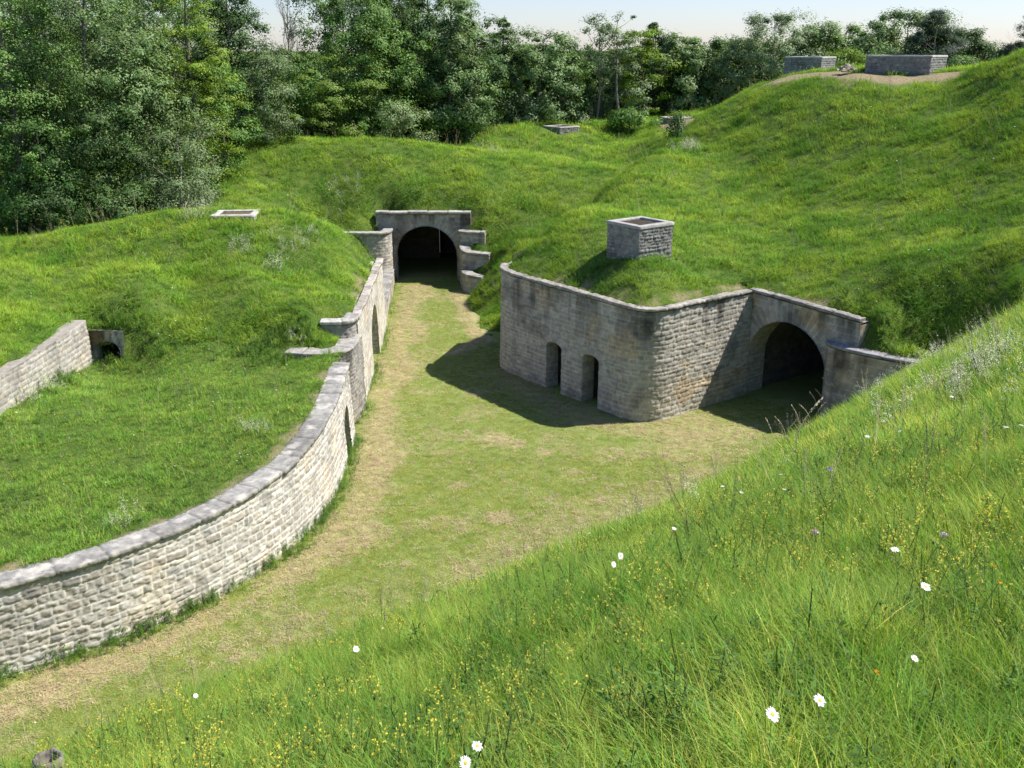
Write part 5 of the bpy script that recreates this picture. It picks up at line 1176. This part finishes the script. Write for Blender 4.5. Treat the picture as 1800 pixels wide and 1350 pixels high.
D = [(1358, 1256, .34, .025, (.55, .1), "white daisy wide open, the largest flower low in the near meadow"), (1441, 1231, .34, .022, (.5, .6), "white daisy just above and beside the largest open daisy"),
     (1627, 1031, .34, .022, (.35, -.4), "white daisy alone on the near meadow under two orange flower heads"), (1608, 1157, .3, .015, (.4, .5), "small half-closed daisy between the lone daisy and the pair of open ones"),
     (1091, 977, .36, .024, (.9, .2), "white daisy facing out beside the mown street, upper one of a touching pair"), (1079, 992, .34, .020, (.9, -.5), "smaller lower daisy of the touching pair beside the mown street"),
     (818, 1341, .33, .024, (.85, .2), "daisy at the bottom edge, showing its yellow disc"), (839, 1311, .34, .020, (.5, .8), "daisy just above the one at the bottom edge"),
     (626, 1141, .36, .020, (.6, -.4), "lone daisy standing out against the near meadow below two purple spikes"), (344, 1223, .36, .016, (.5, .3), "small daisy beside a clump of yellow flowers, near the straw-coloured lawn edge"),
     (62, 1270, .36, .018, (.3, .3), "small daisy above the broken stump"), (1573, 966, .36, .020, (.08, .3), "daisy seen edge-on as a white dash, above the lone open daisy"),
     (1525, 767, .38, .024, (.1, .3), "edge-on daisy high on the bank, nearest the seeding grasses"), (1673, 697, .38, .026, (.1, .2), "edge-on daisy beside the creamy froth of flowers"), (1185, 929, .38, .018, (.2, .3), "tiny edge-on daisy close above the touching pair")]
for k, (px, py, lf, hd, tl, lab) in enumerate(D): flower("daisy", lab, px, py, lf, hd, 'daisy', tl, GD, 700+k)
flower("scabious", "round lilac scabious head high in the meadow below the corner archway", 1458, 826, .36, .026, 'scabious', (.2, 0), None, 730)
flower("clover", "pale pink clover head in the middle of the near meadow", 1433, 936, .33, .022, 'clover', (.2, 0), None, 731)
flower("clover", "faded brownish-pink clover head beside the edge-on daisy", 1660, 941, .33, .018, 'clover', (.2, 0), None, 732)
flower("orchid", "purple flower spike against the straw-coloured lawn, nearer the curved wall", 625, 1080, .34, .014, 'orchid', (.1, 0), "purple flower spikes", 733)
flower("orchid", "purple flower spike against the lawn, nearer the bastion", 676, 1080, .34, .013, 'orchid', (.1, 0), "purple flower spikes", 734)
for k, (px, py, lab) in enumerate(((1757, 1023, "orange-yellow flower head beside the lone daisy, lower of two"), (1746, 994, "orange-yellow flower head beside the lone daisy, upper of two"), (1541, 1181, "yellow flower head between the open daisies and the half-closed one"),
                                   (265, 1211, "orange flower head against the straw-coloured lawn above the stump"), (305, 1214, "yellow flower head next to the small daisy by the lawn edge"), (180, 1265, "yellow flower head above the broken stump, in a loose clump"), (154, 1254, "topmost yellow flower head of the loose clump above the stump"), (471, 1171, "orange flower head on the brow near the leafy plant"), (583, 1128, "small orange flower head near the lone daisy on the brow"))):
    flower("hawkbit", lab, px, py, .32, .011, 'yellow', (.4, 0), "yellow hawkbit heads", 740+k)
# seeding grass stems standing up before the dark archway
M_STALK = plain_mat("dry_stalk", (.68, .56, .40), .8)
for k, (px, py, hh, ln) in enumerate(((1338, 802, .75, -.35), (1352, 806, .9, -.3), (1362, 800, 1.05, -.22), (1375, 790, 1.0, .25), (1384, 792, 1.15, -.35), (1398, 782, .95, .2), (1408, 772, 1.1, -.28), (1418, 770, 1.2, .3), (1428, 760, 1.0, -.4), (1440, 745, 1.1, -.3), (1452, 735, 1.05, -.35), (1462, 728, 1.15, -.3), (1330, 812, .6, -.5), (1392, 800, .8, .4), (1478, 720, .9, -.35), (1235, 860, .95, -.75), (1110, 900, .5, .15))):
    c = hit(px, py+8, 6); hh *= 1.35; rs = np.random.RandomState(800+k); t = thing("grass_stem", "dry seeding grass stem rising from the bank in front of the shaded archway" if k < 15 else ("long bent grass stem lying out over the mown lawn" if k == 15 else "short dark grass stem against the lawn beyond the brow"), "grass stem", (c[0], c[1], float(ground(c[0:1], c[1:2])[0])-.05), 0, "seeding grass stems" if k < 15 else None)
    s = np.linspace(0, 1, 9); P = np.stack([ln*hh*s**2.2, .1*hh*s**2*rs.normal(), hh*s-.25*abs(ln)*hh*s**4], 1); B = Buf(); tube(B, P, np.linspace(.008, .005, 9), 4); B.obj("culm", M_STALK, t)
    B = Buf()
    for i in range(46):
        f = rs.rand(); q = np.array([np.interp(.76+.24*f, s, P[:, j]) for j in range(3)])+rs.normal(0, .007, 3); a = P[-1]-P[-3]; a = a/np.linalg.norm(a)+rs.normal(0, .3, 3); b_ = np.cross(a, rs.normal(size=3)); b_ /= np.linalg.norm(b_)
        B.add([q-a*.028, q-b_*.011, q+a*.028, q+b_*.011], [[0, 1, 2, 3]])
    B.obj("seed_head", M_STALK, t, smooth=False)
# broken hollow stump
c = STUMP; t = thing("stump", "small weathered grey stump with a hollow top, grass growing in it", "stump", (c[0], c[1], float(ground(c[0:1], c[1:2])[0])-.02))
th = np.linspace(0, 6.283, 41)[:-1]; rows = []; hh = .19
t.scale = (1.6, 1.6, 1.5)
for r_, z_ in ((.062, 0), (.060, .05), (.057, .10), (.056, .14), (.055, hh), (.046, hh+.004), (.040, hh-.01), (.036, hh-.05), (.0, hh-.06)):
    w_ = 1+.16*(noise(np.cos(th)*2+5, np.sin(th)*2+z_*6, 3)-.5)+.10*(noise(th*5, th*0+z_*9, 4)-.5); rows.append(np.stack([np.cos(th)*r_*w_, np.sin(th)*r_*w_, z_+.022*(noise(np.cos(th)*3, np.sin(th)*3, 9)-.5)*(z_ > .1)], 1))
V = np.vstack(rows); B = Buf(); B.add(V, [[i*40+j, i*40+(j+1) % 40, (i+1)*40+(j+1) % 40, (i+1)*40+j] for i in range(8) for j in range(40)], np.array([.20, .175, .17])[None]*(.4+1.3*noise(V[:, 0]*140, V[:, 2]*25+V[:, 1]*120, 2))[:, None]); B.obj("wood", M_STONE, t)
